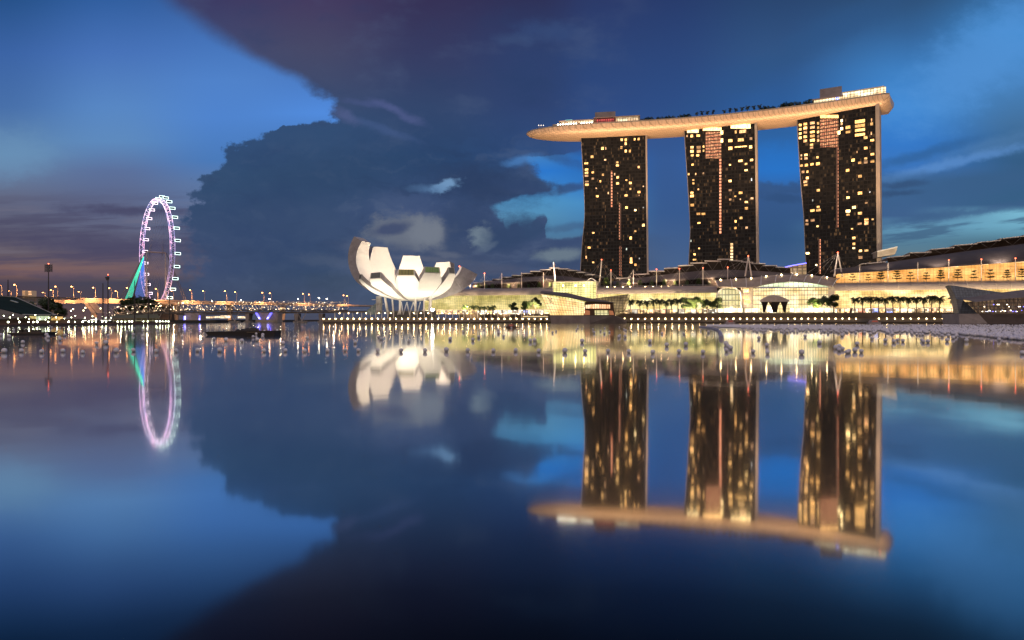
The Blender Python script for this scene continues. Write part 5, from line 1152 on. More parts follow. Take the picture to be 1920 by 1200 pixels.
for x_ in (295, 440, 566):
    for dx in (-8.5, 8.5):
        mb = MB(); c = hcen((x_-hx0)/(hx1-hx0)); ft = P(x_, 602, c.y); mb.tube(ft, P(x_+dx, 586, c.y), .35, 6, .25); mb.build('leg', st_h, HB)
    mb = MB(); mb.tube(Vector((ft.x, ft.y, -1)), Vector((ft.x, ft.y, 1.5)), 4.6, 12); mb.build('pile_cap', concrete, HB)

# ------------------------------------------------------------------ grandstand, floating platform and its lamps
GS = thing('grandstand', 'waterside grandstand under a broad dark green sloping roof with lit rooms below', 'grandstand', P(30, 605, 320))
rm = mat('stand_roof', (.020,.036,.030), .9, vary=.25, spec=.05); rm2 = mat('stand_canvas', (.20,.17,.125), .8); rim_m = mat('stand_edge', (.34,.33,.32), .5)
mb = MB(); mb.prism([P(-40, 552, 330), P(0, 555.5, 330), P(28, 557, 332), P(104, 590.8, 318), P(44, 589.2, 305), P(0, 579, 305), P(-40, 570, 305)], (0, 3, -.6)); mb.build('roof', rm, GS)
mb = MB(); mb.path([P(-40, 551.8, 330), P(0, 555.2, 330), P(28, 556.7, 332), P(104.5, 590.6, 318), P(42, 589.8, 304.5)], .22, 5); mb.build('roof_edge', rim_m, GS)
mb = MB(); mb.prism([P(-40, 571, 303), P(0, 579.5, 303), P(46, 591, 303), P(54, 594.5, 300), P(0, 598.5, 290), P(-40, 600, 288)], (0, 2, -.5)); mb.build('lower_roof', rm2, GS)
mb = MB(); mb.par(P(22, 565.8, 326)+Vector((0, -1, .4)), (3.2, -.2, -.9), (0, 1, 0), (0, 0, .35)); mb.build('roof_light', mat('stand_skylight', (.5,.55,.5), .4), GS)
for x0_, x1_, y0_, y1_, m_, k in ((55.5, 66, 592.2, 597.6, 'stand_amber', (1,.72,.25)), (68, 86, 592.2, 600.5, 'stand_green', (.72,.92,.55)), (96, 110, 593.5, 601.2, 'stand_orange', (1,.55,.16))):
    a = P(x0_, y1_, 312); mb = MB(); mb.par(a, P(x1_, y1_, 312)-a, (0, 3, 0), (0, 0, (y1_-y0_)*312/F)); mb.build('lit_room', litglass(m_, k, tuple(min(1, c*1.25) for c in k), 1.0, 1.4, 1.9, .14, (1,0,0), .35, .3, .3, .3, False), GS)
mb = MB(); mb.box(P(62, 603, 318), (38, 10, 2.4)); mb.build('base_wall', mat('stand_base', (.18,.12,.09), .8), GS)
mb = MB(); mb.tube(P(86, 601, 309), P(97, 590.5, 309), .25, 5); mb.tube(P(90, 601, 309), P(104, 591, 311), .2, 5); mb.build('strut', dark_steel, GS)
FPT = [P(-60, 600, 238), P(20, 600, 250), P(110, 600, 282), P(200, 600, 322), P(325, 600, 385)]
for p in FPT: p.z = 0
struct(slab(FPT+[Vector((-232, 400, 0)), Vector((-330, 400, 0))], -.6, .55), 'floating_platform', mat('platform_deck', (.10,.075,.06), .8))
mb = MB()
fe = [p+Vector((0, 0, .55)) for p in FPT]; mb.sheet([fe, [p+Vector((0, 0, .5)) for p in fe]], (.05, .3, 0)); o = mb.build('platform_fender', mat('fender', (.20,.11,.075), .8)); tag(o, 'rust coloured fender wall along the edge of the floating platform', 'fender')
FL = [15.6,36.5,53.6,62.5,70,90.6,107,129,140.6,155,166.7,173,180,192,199,220.6,228,235,242.5,247.7,269,277,293.5,300,305,311,316]
fpx = [p.x/p.y*F+960 for p in FPT]
for i, x in enumerate(FL):
    d = float(np.interp(x, fpx, [p.y for p in FPT]))+.6; s_ = random.uniform(.75, 1.25)
    place(lf_, P(x, 600, d)*1.0+Vector((0, 0, -H+1.35)) if False else Vector((X(x, d), d, 1.35)), f'greenish white lamp on the floating platform edge, {nth(i)} from the grandstand end', (s_, s_, s_))
# second, dimmer row standing a little further back
for i in range(22):
    x = 8+i*9.6+random.uniform(-3, 3); d = float(np.interp(x, fpx, [p.y for p in FPT]))+26+random.uniform(0, 12)
    place(lf_, Vector((X(x, d), d, 2.2+random.uniform(0, 2.2))), 'small pale lamp among the stalls behind the floating platform', (.62, .62, .62), group='dim lamps behind the platform')
# low pavilion with a lit eave, marquee tents
LPV = thing('low_pavilion', 'long low pavilion with olive green roof and a glowing eave by the platform', 'pavilion', P(255, 603, 392))
mb = MB(); mb.sheet([[P(208, 597.5, 388), P(300, 597.5, 392)], [P(216, 591.5, 402), P(296, 590, 406)]], (0, 0, .3)); mb.build('roof', mat('olive_roof', (.16,.15,.055), .7), LPV)
mb = MB(); mb.par(P(213, 601.8, 389), P(290, 601.8, 393)-P(213, 601.8, 389), (0, 1, 0), (0, 0, .45)); mb.build('eave_light', litglass('eave_glow', (1,.85,.35), (1,.95,.55), 4.5, 2.1, 9, .3, (1,0,0), .4, .3, .3, .08), LPV)
mb = MB(); mb.par(P(210, 603.3, 391), P(298, 603.3, 395)-P(210, 603.3, 391), (0, 6, 0), (0, 0, 1.4)); mb.build('wall', mat('pavilion_side', (.12,.10,.06), .8), LPV)
for i in range(9):
    x = 213+i*10.5; mb = MB(); mb.tube(P(x, 604, 390), P(x, 597.5, 390), .1, 4); mb.build('post', steel, LPV)
for i, (x0_, x1_, yt, yb, d) in enumerate(((112, 140, 594, 601.5, 330), (142, 166, 596, 602, 340), (167, 186, 593.5, 600.5, 360), (186, 212, 594.5, 601.5, 370))):
    tn = thing('marquee', f'low pale marquee roof behind the floating platform, {nth(i)} from the grandstand', 'marquee', P((x0_+x1_)/2, 603, d))
    mb = MB(); xm = (x0_+x1_)/2
    apex = P(xm, yt, d+4); c4 = [P(x0_, yb-2, d), P(x1_, yb-2, d), P(x1_, yb-2.2, d+9), P(x0_, yb-2.2, d+9)]
    mb.add(c4+[apex], [(0,1,4), (1,2,4), (2,3,4), (3,0,4)]); mb.build('canopy', mat('marquee_canvas', (.30,.27,.22), .8), tn)
    mb = MB()
    for p in c4: mb.tube(p, Vector((p.x, p.y, .55)), .08, 4)
    mb.build('posts', steel, tn)
    mb = MB(); mb.tube(P(x0_+3, yb-.8, d+1), P(x1_-4, yb-.8, d+1), .12, 4); mb.build('light_tube', mat('tube_light', (.9,.9,.9), emit=(1,.9,.7), es=5, vary=0), tn)

# tall masts on the west shore
def flood(px, pt, pb, d, kind, label):
    root = thing('floodlight_mast' if kind else 'light_pole', label, 'mast', P(px, pb, d)); k = d/F
    mb = MB(); mb.tube(P(px, pb, d), P(px, pt, d), 1.15*k, 7, .75*k); mb.build('pole', mat('mast_brown', (.055,.04,.035), .6), root)
    if kind == 1:
        mb = MB()
        for r_ in range(5): mb.tube(P(px-7, pt+1+r_*3.2, d), P(px+7, pt+1+r_*3.2, d), .42*k, 4)
        for c_ in range(4): mb.tube(P(px-7+c_*4.67, pt, d), P(px-7+c_*4.67, pt+15, d), .35*k, 4)
        mb.build('lamp_frame', dark_steel, root)
        for r_ in range(4):
            for c_ in range(3):
                mb = MB(); mb.box(P(px-4.6+c_*4.6, pt+2.6+r_*3.2, d-.2), (3.0*k, .4, 1.9*k)); mb.build('floodlight', mat('flood_glass', (.13,.12,.13), .3), root)
    if kind == 2:
        mb = MB(); mb.add([P(px-6, pt+3, d), P(px+3, pt+3, d), P(px+2, pt+9, d), P(px-3, pt+10, d), P(px-6, pt+3, d+2), P(px+3, pt+3, d+2), P(px+2, pt+9, d+2), P(px-3, pt+10, d+2)], [(0,1,2,3), (7,6,5,4), (0,4,5,1), (1,5,6,2), (2,6,7,3), (3,7,4,0)]); mb.build('lamp_cluster', dark_steel, root)
    if kind:
        mb = MB(); mb.sphere(P(px, pt-1, d), 1.0*k); mb.build('beacon', lamp_r, root)
flood(91, 495.5, 596, 345, 1, 'tall dark floodlight mast with a rack of lamps, red light on top')
flood(202.5, 516, 606, 340, 2, 'dark mast with a lopsided lamp cluster and red light on top')
flood(193, 531, 606, 338, 0, 'plain dark pole just left of the lopsided lamp mast')
flood(252.5, 526, 606, 352, 0, 'plain dark pole in front of the green lit stays of the wheel')
flood(278, 524, 606, 362, 0, 'plain dark pole below the middle of the wheel')
flood(318, 543, 606, 378, 0, 'plain dark pole under the right rim of the wheel')
flood(15, 524.5, 560, 700, 0, 'thin dark pole rising behind the grandstand roof')

# lights scattered on the far shore, one short post each
fr = thing('shore_lamp', '-', 'lamp', (0, 0, 0), 'lamps scattered along the far shore')
mb = MB(); mb.tube((0, 0, -2.5), (0, 0, 0), .12, 4); mb.build('pole', dark_steel, fr)
mb = MB(); mb.sphere((0, 0, .2), .42, 6, 5); mb.build('lamp_head', mat('lamp_far', (.8,.7,.5), emit=(1,.72,.40), es=5, vary=0, sample=False), fr)
fr2 = thing('shore_floodlight', '-', 'lamp', (0, 0, 0), 'bright lamps under the highway'); mb = MB(); mb.tube((0, 0, -4), (0, 0, 0), .15, 4); mb.build('pole', dark_steel, fr2)
mb = MB(); mb.sphere((0, 0, .2), .6, 6, 5); mb.build('lamp_head', mat('lamp_far_bright', (.8,.7,.5), emit=(1,.72,.35), es=22, vary=0), fr2)
scan()
rr = random.Random(3)
for i in range(150):
    x = rr.uniform(215, 650); d = rr.uniform(735, 1080); y = rr.uniform(567, 584) if x > 330 else rr.uniform(572, 589)
    s_ = rr.uniform(.4, 1.1)
    place(fr, P(x, y, d), 'tiny warm lamp scattered on the far shore behind the helix footbridge', (s_, s_, s_))
for i, (x, y) in enumerate(((137, 580), (133, 583), (156.5, 582.5), (188.5, 578.5), (117, 583.5), (160, 577.5), (293, 574.5), (301, 573.5), (108, 588.5))):
    place(fr2, P(x, y, 820), f'bright lamp in the gap below the elevated highway, {nth(i)} of a loose scatter', (1, 1, 1))
# bright shop row under the bridge
sh = thing('shore_arcade', 'row of brightly lit waterside restaurants seen beneath the bridges', 'arcade', P(440, 600, 760))
for x0_, x1_, y0_, y1_ in ((400, 412, 592.5, 596.5), (413, 429, 591.5, 597), (446, 461, 593, 597), (382, 396, 593.5, 597)):
    a = P(x0_, y1_, 760); mb = MB(); mb.par(a, P(x1_, y1_, 760)-a, (0, 4, 0), (0, 0, (y1_-y0_)*760/F)); mb.build('shop_front', litglass('shore_shop', (1,.62,.32), (1,.9,.66), 2.2, 2.2, 2.0, .18, (1,0,0), .25, .2, .3, .2), sh)
mb = MB(); mb.par(P(330, 590.5, 770), P(470, 590.5, 770)-P(330, 590.5, 770), (0, 8, 0), (0, 0, .8)); mb.build('roof', dark_stone, sh)
for i, (x0_, x1_, y0_, y1_) in enumerate(((41.5, 47, 544.5, 556), (52.5, 59.5, 545, 555.5))):
    bl = thing('distant_block', ('narrow' if i == 0 else 'wider')+' pale distant tower block beyond the highway lamps', 'building', P(x0_, 575, 1400))
    a = P(x0_, 580, 1400); mb = MB(); mb.par(a, P(x1_, 580, 1400)-a, (0, 14, 0), (0, 0, (580-y0_)*1400/F)); mb.build('wall', mat('far_block', (.45,.36,.27), .8, emit=(1,.62,.35), es=.14, vary=.1), bl)
    for r_ in range(3):
        a = P(x0_+.6, y0_+2.2+r_*2.6, 1399.5); mb = MB(); mb.par(a, P(x1_-.6, 0, 1399.5)-P(x0_+.6, 0, 1399.5), (0, .3, 0), (0, 0, 1.1)); mb.build('window', win_dim, bl)

# ------------------------------------------------------------------ promenade edge lamps, walkway shelters
i = 0
qx = [p.x/p.y*F+960 for p in QUAY[::-1]]; qd = [p.y for p in QUAY[::-1]]
def qpt(px, z, out=.15):
    # intersection of the sight line with the quay line
    for a, b_ in zip(QUAY[:-1], QUAY[1:]):
        k = (px-960)/F; dx, dy = b_.x-a.x, b_.y-a.y; den = dx-k*dy
        if abs(den) < 1e-9: continue
        t_ = (k*a.y-a.x)/den
        if -1e-6 <= t_ <= 1+1e-6: return Vector((a.x+dx*t_, a.y+dy*t_-out, z))
    return None
lpx = [607+j*11.3 for j in range(38)]+[1158+j*12.75 for j in range(36)]+[1647+j*14.9 for j in range(10)]
for j, x in enumerate(lpx):
    p = qpt(x, 2.95 if x < 1040 else 3.05)
    if p is None: continue
    sec = 'below the lotus building' if x < 900 else ('along the low arcade' if x < 1040 else ('before the middle arcade and atrium' if x < 1640 else 'before the orange lit hall'))
    nn_ = [y for y in lpx if (y < 900) == (x < 900) and (900 <= y < 1040) == (900 <= x < 1040) and (1040 <= y < 1640) == (1040 <= x < 1640)].index(x)
    place(lq_, p, f'warm quay lamp {sec}, {nth(nn_)} counting towards the dark crystal')
qw = MB()
for a, b_ in zip(QUAY[:-1], QUAY[1:]):
    qw.par(a+Vector((0, -.05, -.5)), b_-a, (0, .4, 0), (0, 0, 1.5))
o = qw.build('quay_fender', mat('quay_fender', (.06,.045,.038), .8)); tag(o, 'dark fender wall at the waterline of the promenade', 'quay wall')
wk = MB()
for a, b_ in zip(QUAY[:-1], QUAY[1:]):
    wk.par(a+Vector((0, .1, 1.0)), b_-a, (0, .3, 0), (0, 0, 2.2))
o = wk.build('quay_parapet', mat('quay_timber', (.30,.20,.12), .75, vary=.3)); tag(o, 'brown timber clad parapet along the promenade edge, lit by small lamps', 'parapet')
SHT = [(622, 690, 604), (700, 734, 590), (765, 860, 586), (868, 945, 584), (955, 1022, 583)]
for n_, (xa, xb, _) in enumerate(SHT):
    pa_, pb_ = qpt(xa, 3.1), qpt(xb, 3.1)
    if pa_ is None or pb_ is None: continue
    pa_ += Vector((0, 9, 0)); pb_ += Vector((0, 9, 0))
    lab = ['beside the helix footbridge end', 'under the left of the lotus bowl', 'under the right of the lotus bowl', 'before the low arcade palms', 'next to the crystal shop'][n_]
    root = thing('walkway_shelter', f'flat roofed promenade shelter on white posts, {lab}', 'shelter', (pa_+pb_)/2, 'promenade shelters')
    mb = MB(); mb.par(pa_+Vector((0, -2, 4.2)), pb_-pa_, (0, 5, 0), (0, 0, .3)); mb.build('roof', mat('shelter_roof', (.26,.23,.20), .6), root)
    k = max(3, int((pb_-pa_).length/5.2))
    for j in range(k+1):
        mb = MB(); mb.par(pa_.lerp(pb_, j/k)+Vector((-.18, -.6, 0)), (.42, 0, 0), (0, .4, 0), (0, 0, 4.2)); mb.build('post', white_paint, root)
    for j in range(k):
        if rr.random() < .55:
            mb = MB(); mb.sphere(pa_.lerp(pb_, (j+.5)/k)+Vector((0, .6, 3.7)), .2, 6, 5); mb.build('lamp', lamp_w, root)
# stair wall and the lit ledge by the crystal shop
o = thing('lit_ledge', 'stepped stone ledge with a glowing edge next to the crystal shop', 'ledge', qpt(1000, 3.1))
a, b_ = qpt(980, 3.2)+Vector((0, -1, 0)), qpt(1027, 3.2)+Vector((0, -4, 0)); mb = MB(); mb.par(a, b_-a, (0, 4, 0), (0, 0, 1.6)); mb.build('step', pale_stone, o)
mb = MB(); mb.par(a+Vector((0, -.1, 1.62)), b_-a, (0, .5, 0), (0, 0, .22)); mb.build('edge_light', mat('edge_glow', (.8,.6,.4), emit=(1,.68,.34), es=2.5, vary=0), o)
# unseen fill spots added to brighten awnings and roofs
for s in range(-400, 130, 30):
    spot('promenade_fill', L(s, 30, 10), L(s, 4, 26), 60000, (1, .74, .46), 125, .7, .6)  # added spots without fittings, aimed at the awnings
for s in range(-380, 120, 34):
    if s < spx(1530, 0): spot('terrace_fill', L(s, 2.5, 31.5), L(s, -24, 46), 42000, (1, .68, .44), 120, .8, .5)  # added fill for the roof slopes and recesses, no lamp stands here
for s in range(-330, 130, 38):
    spot('roof_fill', L(s, 9, 44), L(s, -30, 55), 30000, (1, .78, .62), 100, .9, .6)  # added unseen fill that lifts the stepped panel edges
for i in range(9):
    point('bridge_light', hcen((i+.5)/9)+Vector((0, -3.2, -.3)), 2600, (1, .66, .36), .25)
# ------------------------------------------------------------------ planting
bark = mat('bark', (.10,.075,.055), .9)
def leafmat(name, c0, c1):
    m = bpy.data.materials.new(name); m.use_nodes = True; t = m.node_tree; q = G(t); b = t.nodes['Principled BSDF']
    geo = q.n('ShaderNodeNewGeometry')
    t.links.new(q.mix(geo.outputs['Random Per Island'], (*c0, 1), (*c1, 1)), b.inputs['Base Color']); b.inputs['Roughness'].default_value = .55
    MATS[name] = m; return m
lf_dark = leafmat('leaf_dark', (.018,.035,.012), (.07,.10,.03)); lf_mid = leafmat('leaf_mid', (.035,.075,.018), (.11,.17,.04)); lf_palm = leafmat('leaf_palm', (.022,.035,.014), (.07,.085,.035))
def palm(name, hgt, seed, m, label, group, nfr=28, fl=3.7):
    r_ = random.Random(seed); root = thing(name, label, 'palm tree', (0, 0, 0), group)
    mb = MB(); pts = [Vector((.15*math.sin(i*.6+seed), .1*math.cos(i*.5), hgt*i/6)) for i in range(7)]
    for i in range(6): mb.tube(pts[i], pts[i+1], .34-.025*i, 7, .34-.025*(i+1))
    mb.tube(pts[6], pts[6]+Vector((0, 0, .9)), .14, 6, .05); mb.build('trunk', bark, root)
    mb = MB(); top = pts[6]+Vector((0, 0, .6))
    for k in range(nfr):
        az = 2*math.pi*k/nfr+r_.uniform(-.2, .2); up_ = r_.uniform(-.45, 1.45); ln = fl*r_.uniform(.8, 1.1)
        dv = Vector((math.cos(az), math.sin(az), 0)); sd = Vector((-dv.y, dv.x, 0)); prev = top; el = up_
        for j in range(9):
            f = j/9; el -= .20; st = ln/9
            nx_ = prev+(dv*math.cos(el)+Vector((0, 0, math.sin(el))))*st
            lw_ = .95*math.sin(math.pi*min(1, f*.85+.15))+.12
            for s_ in (-1, 1):
                for h_ in (0, .5):
                    a = prev.lerp(nx_, h_); tip = a+sd*s_*lw_*.9+(nx_-prev)*.9+Vector((0, 0, -1.0*lw_))
                    mb.add([a, a+(nx_-prev)*.5, tip], [(0, 1, 2)])
            prev = nx_
    mb.build('fronds', m, root); return root
def broadleaf(name, hgt, w, seed, m, label, group, n=1000, cat='tree', trunk=.35, ls=.55):
    r_ = random.Random(seed); root = thing(name, label, cat, (0, 0, 0), group)
    mb = MB(); th_ = hgt*trunk; mb.tube((0, 0, 0), (0, 0, th_), .028*hgt, 7, .02*hgt)
    cl_ = []
    for k in range(9):
        az = 2*math.pi*k/9+r_.uniform(-.3, .3); rr_ = w*r_.uniform(.25, .85); z = th_+(hgt-th_)*r_.uniform(.18, .88)*(1-.25*rr_/w)
        c = Vector((math.cos(az)*rr_, math.sin(az)*rr_, z)); mid = Vector((c.x*.4, c.y*.4, th_+(z-th_)*.5))
        mb.tube((0, 0, th_*.9), mid, .015*hgt, 5, .010*hgt); mb.tube(mid, c, .010*hgt, 5, .004*hgt); cl_.append((c, w*r_.uniform(.26, .42)))
    cl_.append((Vector((0, 0, hgt*.86)), w*.36)); mb.build('trunk', bark, root)
    mb = MB()
    for k in range(n):
        c, rad = r_.choice(cl_)
        d_ = Vector((r_.gauss(0, 1), r_.gauss(0, 1), r_.gauss(0, .8))); d_.normalize(); p = c+d_*rad*(r_.random()**.45)
        p.z = max(th_*.8, p.z)
        u = Vector((r_.gauss(0, 1), r_.gauss(0, 1), r_.gauss(0, .6))).normalized(); v = u.orthogonal().normalized(); s_ = ls*r_.uniform(.5, 1.2)
        mb.add([p-u*s_, p+v*s_*.5, p+u*s_, p-v*s_*.5], [(0, 1, 2, 3)])
    mb.build('crown', m, root); return root
def tiered(name, hgt, w, seed, m, label, group):
    r_ = random.Random(seed); root = thing(name, label, 'tree', (0, 0, 0), group)
    mb = MB(); mb.tube((0, 0, 0), (.1, 0, hgt*.95), .13, 6, .05)
    crown = MB(); nt = r_.choice((3, 4, 4))
    for t_ in range(nt):
        z = hgt*(.30+.62*t_/(nt-1)); rw = w*(1-.55*t_/(nt-1))*r_.uniform(.8, 1.15)
        for k in range(6):
            az = k*math.pi/3+r_.uniform(-.4, .4); e = Vector((math.cos(az)*rw, math.sin(az)*rw, z+.7)); mb.tube((0, 0, z), e, .05, 4, .02)
            for j in range(20):
                f = r_.uniform(.25, 1.05); p = Vector((0, 0, z)).lerp(e, f)+Vector((r_.gauss(0, .32), r_.gauss(0, .32), r_.gauss(0, .16)))
                u = Vector((r_.gauss(0, 1), r_.gauss(0, 1), r_.gauss(0, .3))).normalized(); v = u.orthogonal().normalized(); s_ = r_.uniform(.25, .5)
                crown.add([p-u*s_, p+v*s_*.5, p+u*s_, p-v*s_*.5], [(0, 1, 2, 3)])
    mb.build('trunk', bark, root); crown.build('crown', m, root); return root
PALMS = [palm('palm_tree', 7.2, s_, lf_palm, '-', 'promenade palms') for s_ in (1, 2, 3)]
GP = [palm('green_palm', 5.2, s_, lf_mid, '-', 'palms by the low arcade', 17, 3.8) for s_ in (11, 12)]
BT = [broadleaf('broadleaf_tree', 10.5, 4.9, s_, m_, '-', 'promenade trees', 2400, ls=.6) for s_, m_ in ((21, lf_dark), (22, lf_mid), (23, lf_dark))]
TT = [tiered('tiered_tree', 6.6, 2.6, s_, lf_dark, '-', 'trees on the hall terrace') for s_ in (31, 32, 33, 34)]
TB = [tiered('terrace_tree', 5.0, 2.0, s_, lf_mid, '-', 'small trees along the roof terraces') for s_ in (41, 42)]
SP = [palm('rooftop_palm', 5.0, s_, lf_palm, '-', 'palms on the roof deck', 13, 2.6) for s_ in (51, 52)]
SB = [broadleaf('rooftop_tree', 5.6, 3.6, s_, lf_dark, '-', 'trees on the roof deck', 420, 'tree', .25, .5) for s_ in (61, 62)]
BIG = [broadleaf('shore_tree', 15, 8.5, s_, lf_dark, '-', 'dark trees on the west shore', 1500, 'tree', .25, .9) for s_ in (71, 72)]
scan()
rt = random.Random(9)
def plant(protos, i, loc, label, sc, group=None): place(protos[i % len(protos)], loc, label, (sc, sc, sc), rt.uniform(0, 6.28), group)
for i, x in enumerate((1182, 1200, 1213, 1226, 1237, 1249, 1259, 1271)):
    p = LP(x, 586, 35); p.z = 7.2; plant(PALMS, i, p, f'dark palm before the middle arcade, {nth(i)} from the crystal shop', rt.uniform(1.08, 1.22))
for i, x in enumerate((1603, 1617.5, 1632.5, 1647, 1660, 1674, 1687.5, 1702.5, 1718, 1732.5, 1746.5, 1761.5, 1788)):
    p = LP(x, 586, 35); p.z = 7.2; plant(PALMS, i+1, p, f'dark palm before the orange lit hall, {nth(i)} counting towards the blade-shaped pavilion', rt.uniform(1.12, 1.3))
for i, (x, o) in enumerate(((871, 24), (880, 28), (889, 24), (899, 28), (909, 24), (918, 26), (925, 30))):
    p = LP(x, 590, o); p.z = 7.2; plant(GP, i, p, f'leafy green palm before the low arcade, {nth(i)} from the lotus building', rt.uniform(.9, 1.1))
for i, (x, o, s_) in enumerate(((963, 24, .85), (985, 25, .95), (1004, 22, 1.22), (1284, 17, 1.12), (1305, 19, 1.16), (1325, 15, 1.0), (1346, 18, 1.08), (1526, 22, 1.02), (1545, 24, 1.12), (1563, 21, 1.2))):
    p = LP(x, 590, o); p.z = 7.2
    lab = 'round leafy tree left of the crystal shop' if x < 1010 else ('round leafy tree before the arched atrium window' if x < 1400 else 'round leafy tree between the event tent and the palms')
    k = [0, 1, 2, 0, 1, 2, 3, 0, 1, 2][i]; plant(BT, i, p, f'{lab}, {nth(k)} of its clump', s_*1.04)
for i, x in enumerate((1598, 1628, 1652, 1682, 1707, 1737, 1764, 1796, 1826, 1857, 1888, 1916)):
    p = LP(x, 530, -3.5); p.z = 29.8; plant(TT, i, p, f'layered dark tree before the orange upper windows, {nth(i)} from the A-frame mast', rt.uniform(.82, 1.12)*(1.0+.18*(x > 1650)))
for i, (x, w_) in enumerate(((897, 0), (911, 0), (923, 0), (954, 0), (972, 0), (991, 0), (1011, 0), (1032, 0), (1136, 1), (1158, 1), (1179, 1), (1200, 1), (1222, 1), (1246, 1), (1265, 1), (1288, 1), (1310, 1), (1330, 1))):
    p = LP(x, 541, -2.4); p.z = 28.8 if w_ == 0 else 29.2
    lab = 'small tiered tree on the low arcade terrace' if w_ == 0 else 'small tiered tree on the middle arcade terrace'
    plant(TB, i, p, f'{lab}, {nth(i if w_ == 0 else i-8)} from the lotus building side', rt.uniform(.7, 1.05)+(.5 if x == 1136 else 0))
for i, x in enumerate((1306, 1316.5, 1326.5, 1337, 1358, 1369, 1380, 1391, 1402, 1414, 1424)):
    plant(SP, i, DK(x, 5, ZD), f'slim palm on the roof deck, {nth(i)} from the red bar end', rt.uniform(.95, 1.2))
for i, (x, s_) in enumerate(((1203, .8), (1209, .9), (1215, 1.0), (1222, 1.0), (1234, .9), (1241, .95), (1248, .9), (1255, 1), (1262, .95), (1276, 1), (1283, 1.05), (1291, 1.0), (1433, 1.1), (1441, 1.05), (1449, .9), (1465, 1.1), (1473, 1.3), (1482, 1.2), (1491, 1.25), (1498, 1.1), (1512, 1.15), (1519, 1.2))):
    plant(SB, i, DK(x, 6, ZD), f'dense bush-like tree on the roof deck, {nth(i)} counting from the red bar', s_)
for i, (x, y, d, s_) in enumerate(((236, 582, 845, 1.45), (246, 580, 850, 1.7), (257, 579, 855, 1.85), (268, 579, 860, 1.8), (279, 580, 858, 1.7), (291, 582, 870, 1.3), (80, 592, 760, 1.5), (94, 592, 770, 1.5), (50, 590, 700, 1.1), (20, 572, 690, .9), (36, 572, 720, .9), (116, 592, 800, .9))):
    k = d/F; p = P(x, 600, d); p.z = 2
    lab = f'dark tree at the foot of the wheel, {nth(i)} from the green stays' if i < 6 else f'dark tree behind the grandstand roof, {nth(i-6)} of a loose group'
    plant(BIG, i, p, lab, s_)
# ------------------------------------------------------------------ floating balls
by = bpy.data.materials.new('ball_plastic'); by.use_nodes = True; b = by.node_tree.nodes['Principled BSDF']; b.inputs['Base Color'].default_value = (.74,.70,.76,1); b.inputs['Roughness'].default_value = .38
q = G(by.node_tree); oi = q.n('ShaderNodeObjectInfo')
by.node_tree.links.new(q.ramp(oi.outputs['Random'], [(0, (.76,.72,.76)), (1, (.92,.88,.90))]), b.inputs['Base Color'])
RB_ = .19
mb = MB(); mb.sphere((0, 0, 0), RB_, 16, 10); BALL = mb.build('floating_ball', by, smooth=True)
mb = MB(); mb.sphere((0, 0, 0), RB_, 10, 7); far_me = mb.build('floating_ball', by, smooth=True); fm = far_me.data; bpy.data.objects.remove(far_me)
def wat(px, py): return Vector((X(px, H*F/(py-600)), H*F/(py-600), 0))
balls = []
first = [True]
def ball(p, label, group, s_=1.0, me=None):
    if first[0]: o = BALL; first[0] = False
    else: o = BALL.copy(); scene.collection.objects.link(o)
    if me is not None: o.data = me
    o.location = (p.x, p.y, RB_*s_*.93); o.scale = (s_,)*3; o.rotation_euler = (0, 0, rt.uniform(0, 6)); tag(o, label, 'ball', group); return o
FRONT = [(8,662),(40,661),(78,662.5),(118,661),(155,663),(218,661.5),(250,660),(293,661.5),(330,661),(370,660),(412,660.5),(495,661),(535,660.5),(571,661),(614,661),(647,659.5),(672,660),(708,660.5),(752,660.5),(797,660.5),(837,660),(877,660),(925,660.5),(967,660),(1010,661),(1059,661.5),(1097,662),(1140,661.5),(1179,662),(1224,663.5),(1273,662),(1318,663.5),(1362,660),(1412,662.5),(1439,664.5),(1503,665),(1573,659),(1580,657),(1588,663.5),(1592,662),(1603,660.5),(1615,662),(1917,665)]
for i, (x, y) in enumerate(FRONT):
    s_ = (.76 if i % 5 else .92)*(.82 if x in (155, 647, 1273) else 1); zone = 'below the wheel side' if x < 620 else ('against the lotus reflection' if x < 900 else ('below the crystal shop and first tower' if x < 1270 else 'below the middle and third towers'))
    zi = [f for f in FRONT if (f[0] < 620) == (x < 620) and (620 <= f[0] < 900) == (620 <= x < 900) and (900 <= f[0] < 1270) == (900 <= x < 1270)].index((x, y))
    ball(wat(x, y), f'pale floating ball in the nearest row {zone}, {nth(zi)} along', 'floating balls of the nearest row', s_)
MID_ = [(x, rt.uniform(631, 648)) for x in [rt.uniform(0, 1920) for _ in range(46)]]+[(1250,650),(1286,649),(1361,648),(1438,650),(1660,641),(1676,643),(1693,642),(1728,640),(1740,643),(1776,641),(1370,656),(1365,652.5),(1567,655),(1573,654)]
for x, y in MID_: ball(wat(x, y), 'pale floating ball drifting alone between the nearest row and the far band', 'loose floating balls', rt.uniform(.85, 1.15))
n_far = 0
for i in range(120):
    x = rt.uniform(0, 1340); y = 612+16*rt.random()**1.3+ (rt.uniform(0, 8) if x < 700 else 0)
    ball(wat(x, y), 'small pale ball in the thin scatter along the far water', 'scattered far floating balls', rt.uniform(.9, 1.3), fm); n_far += 1
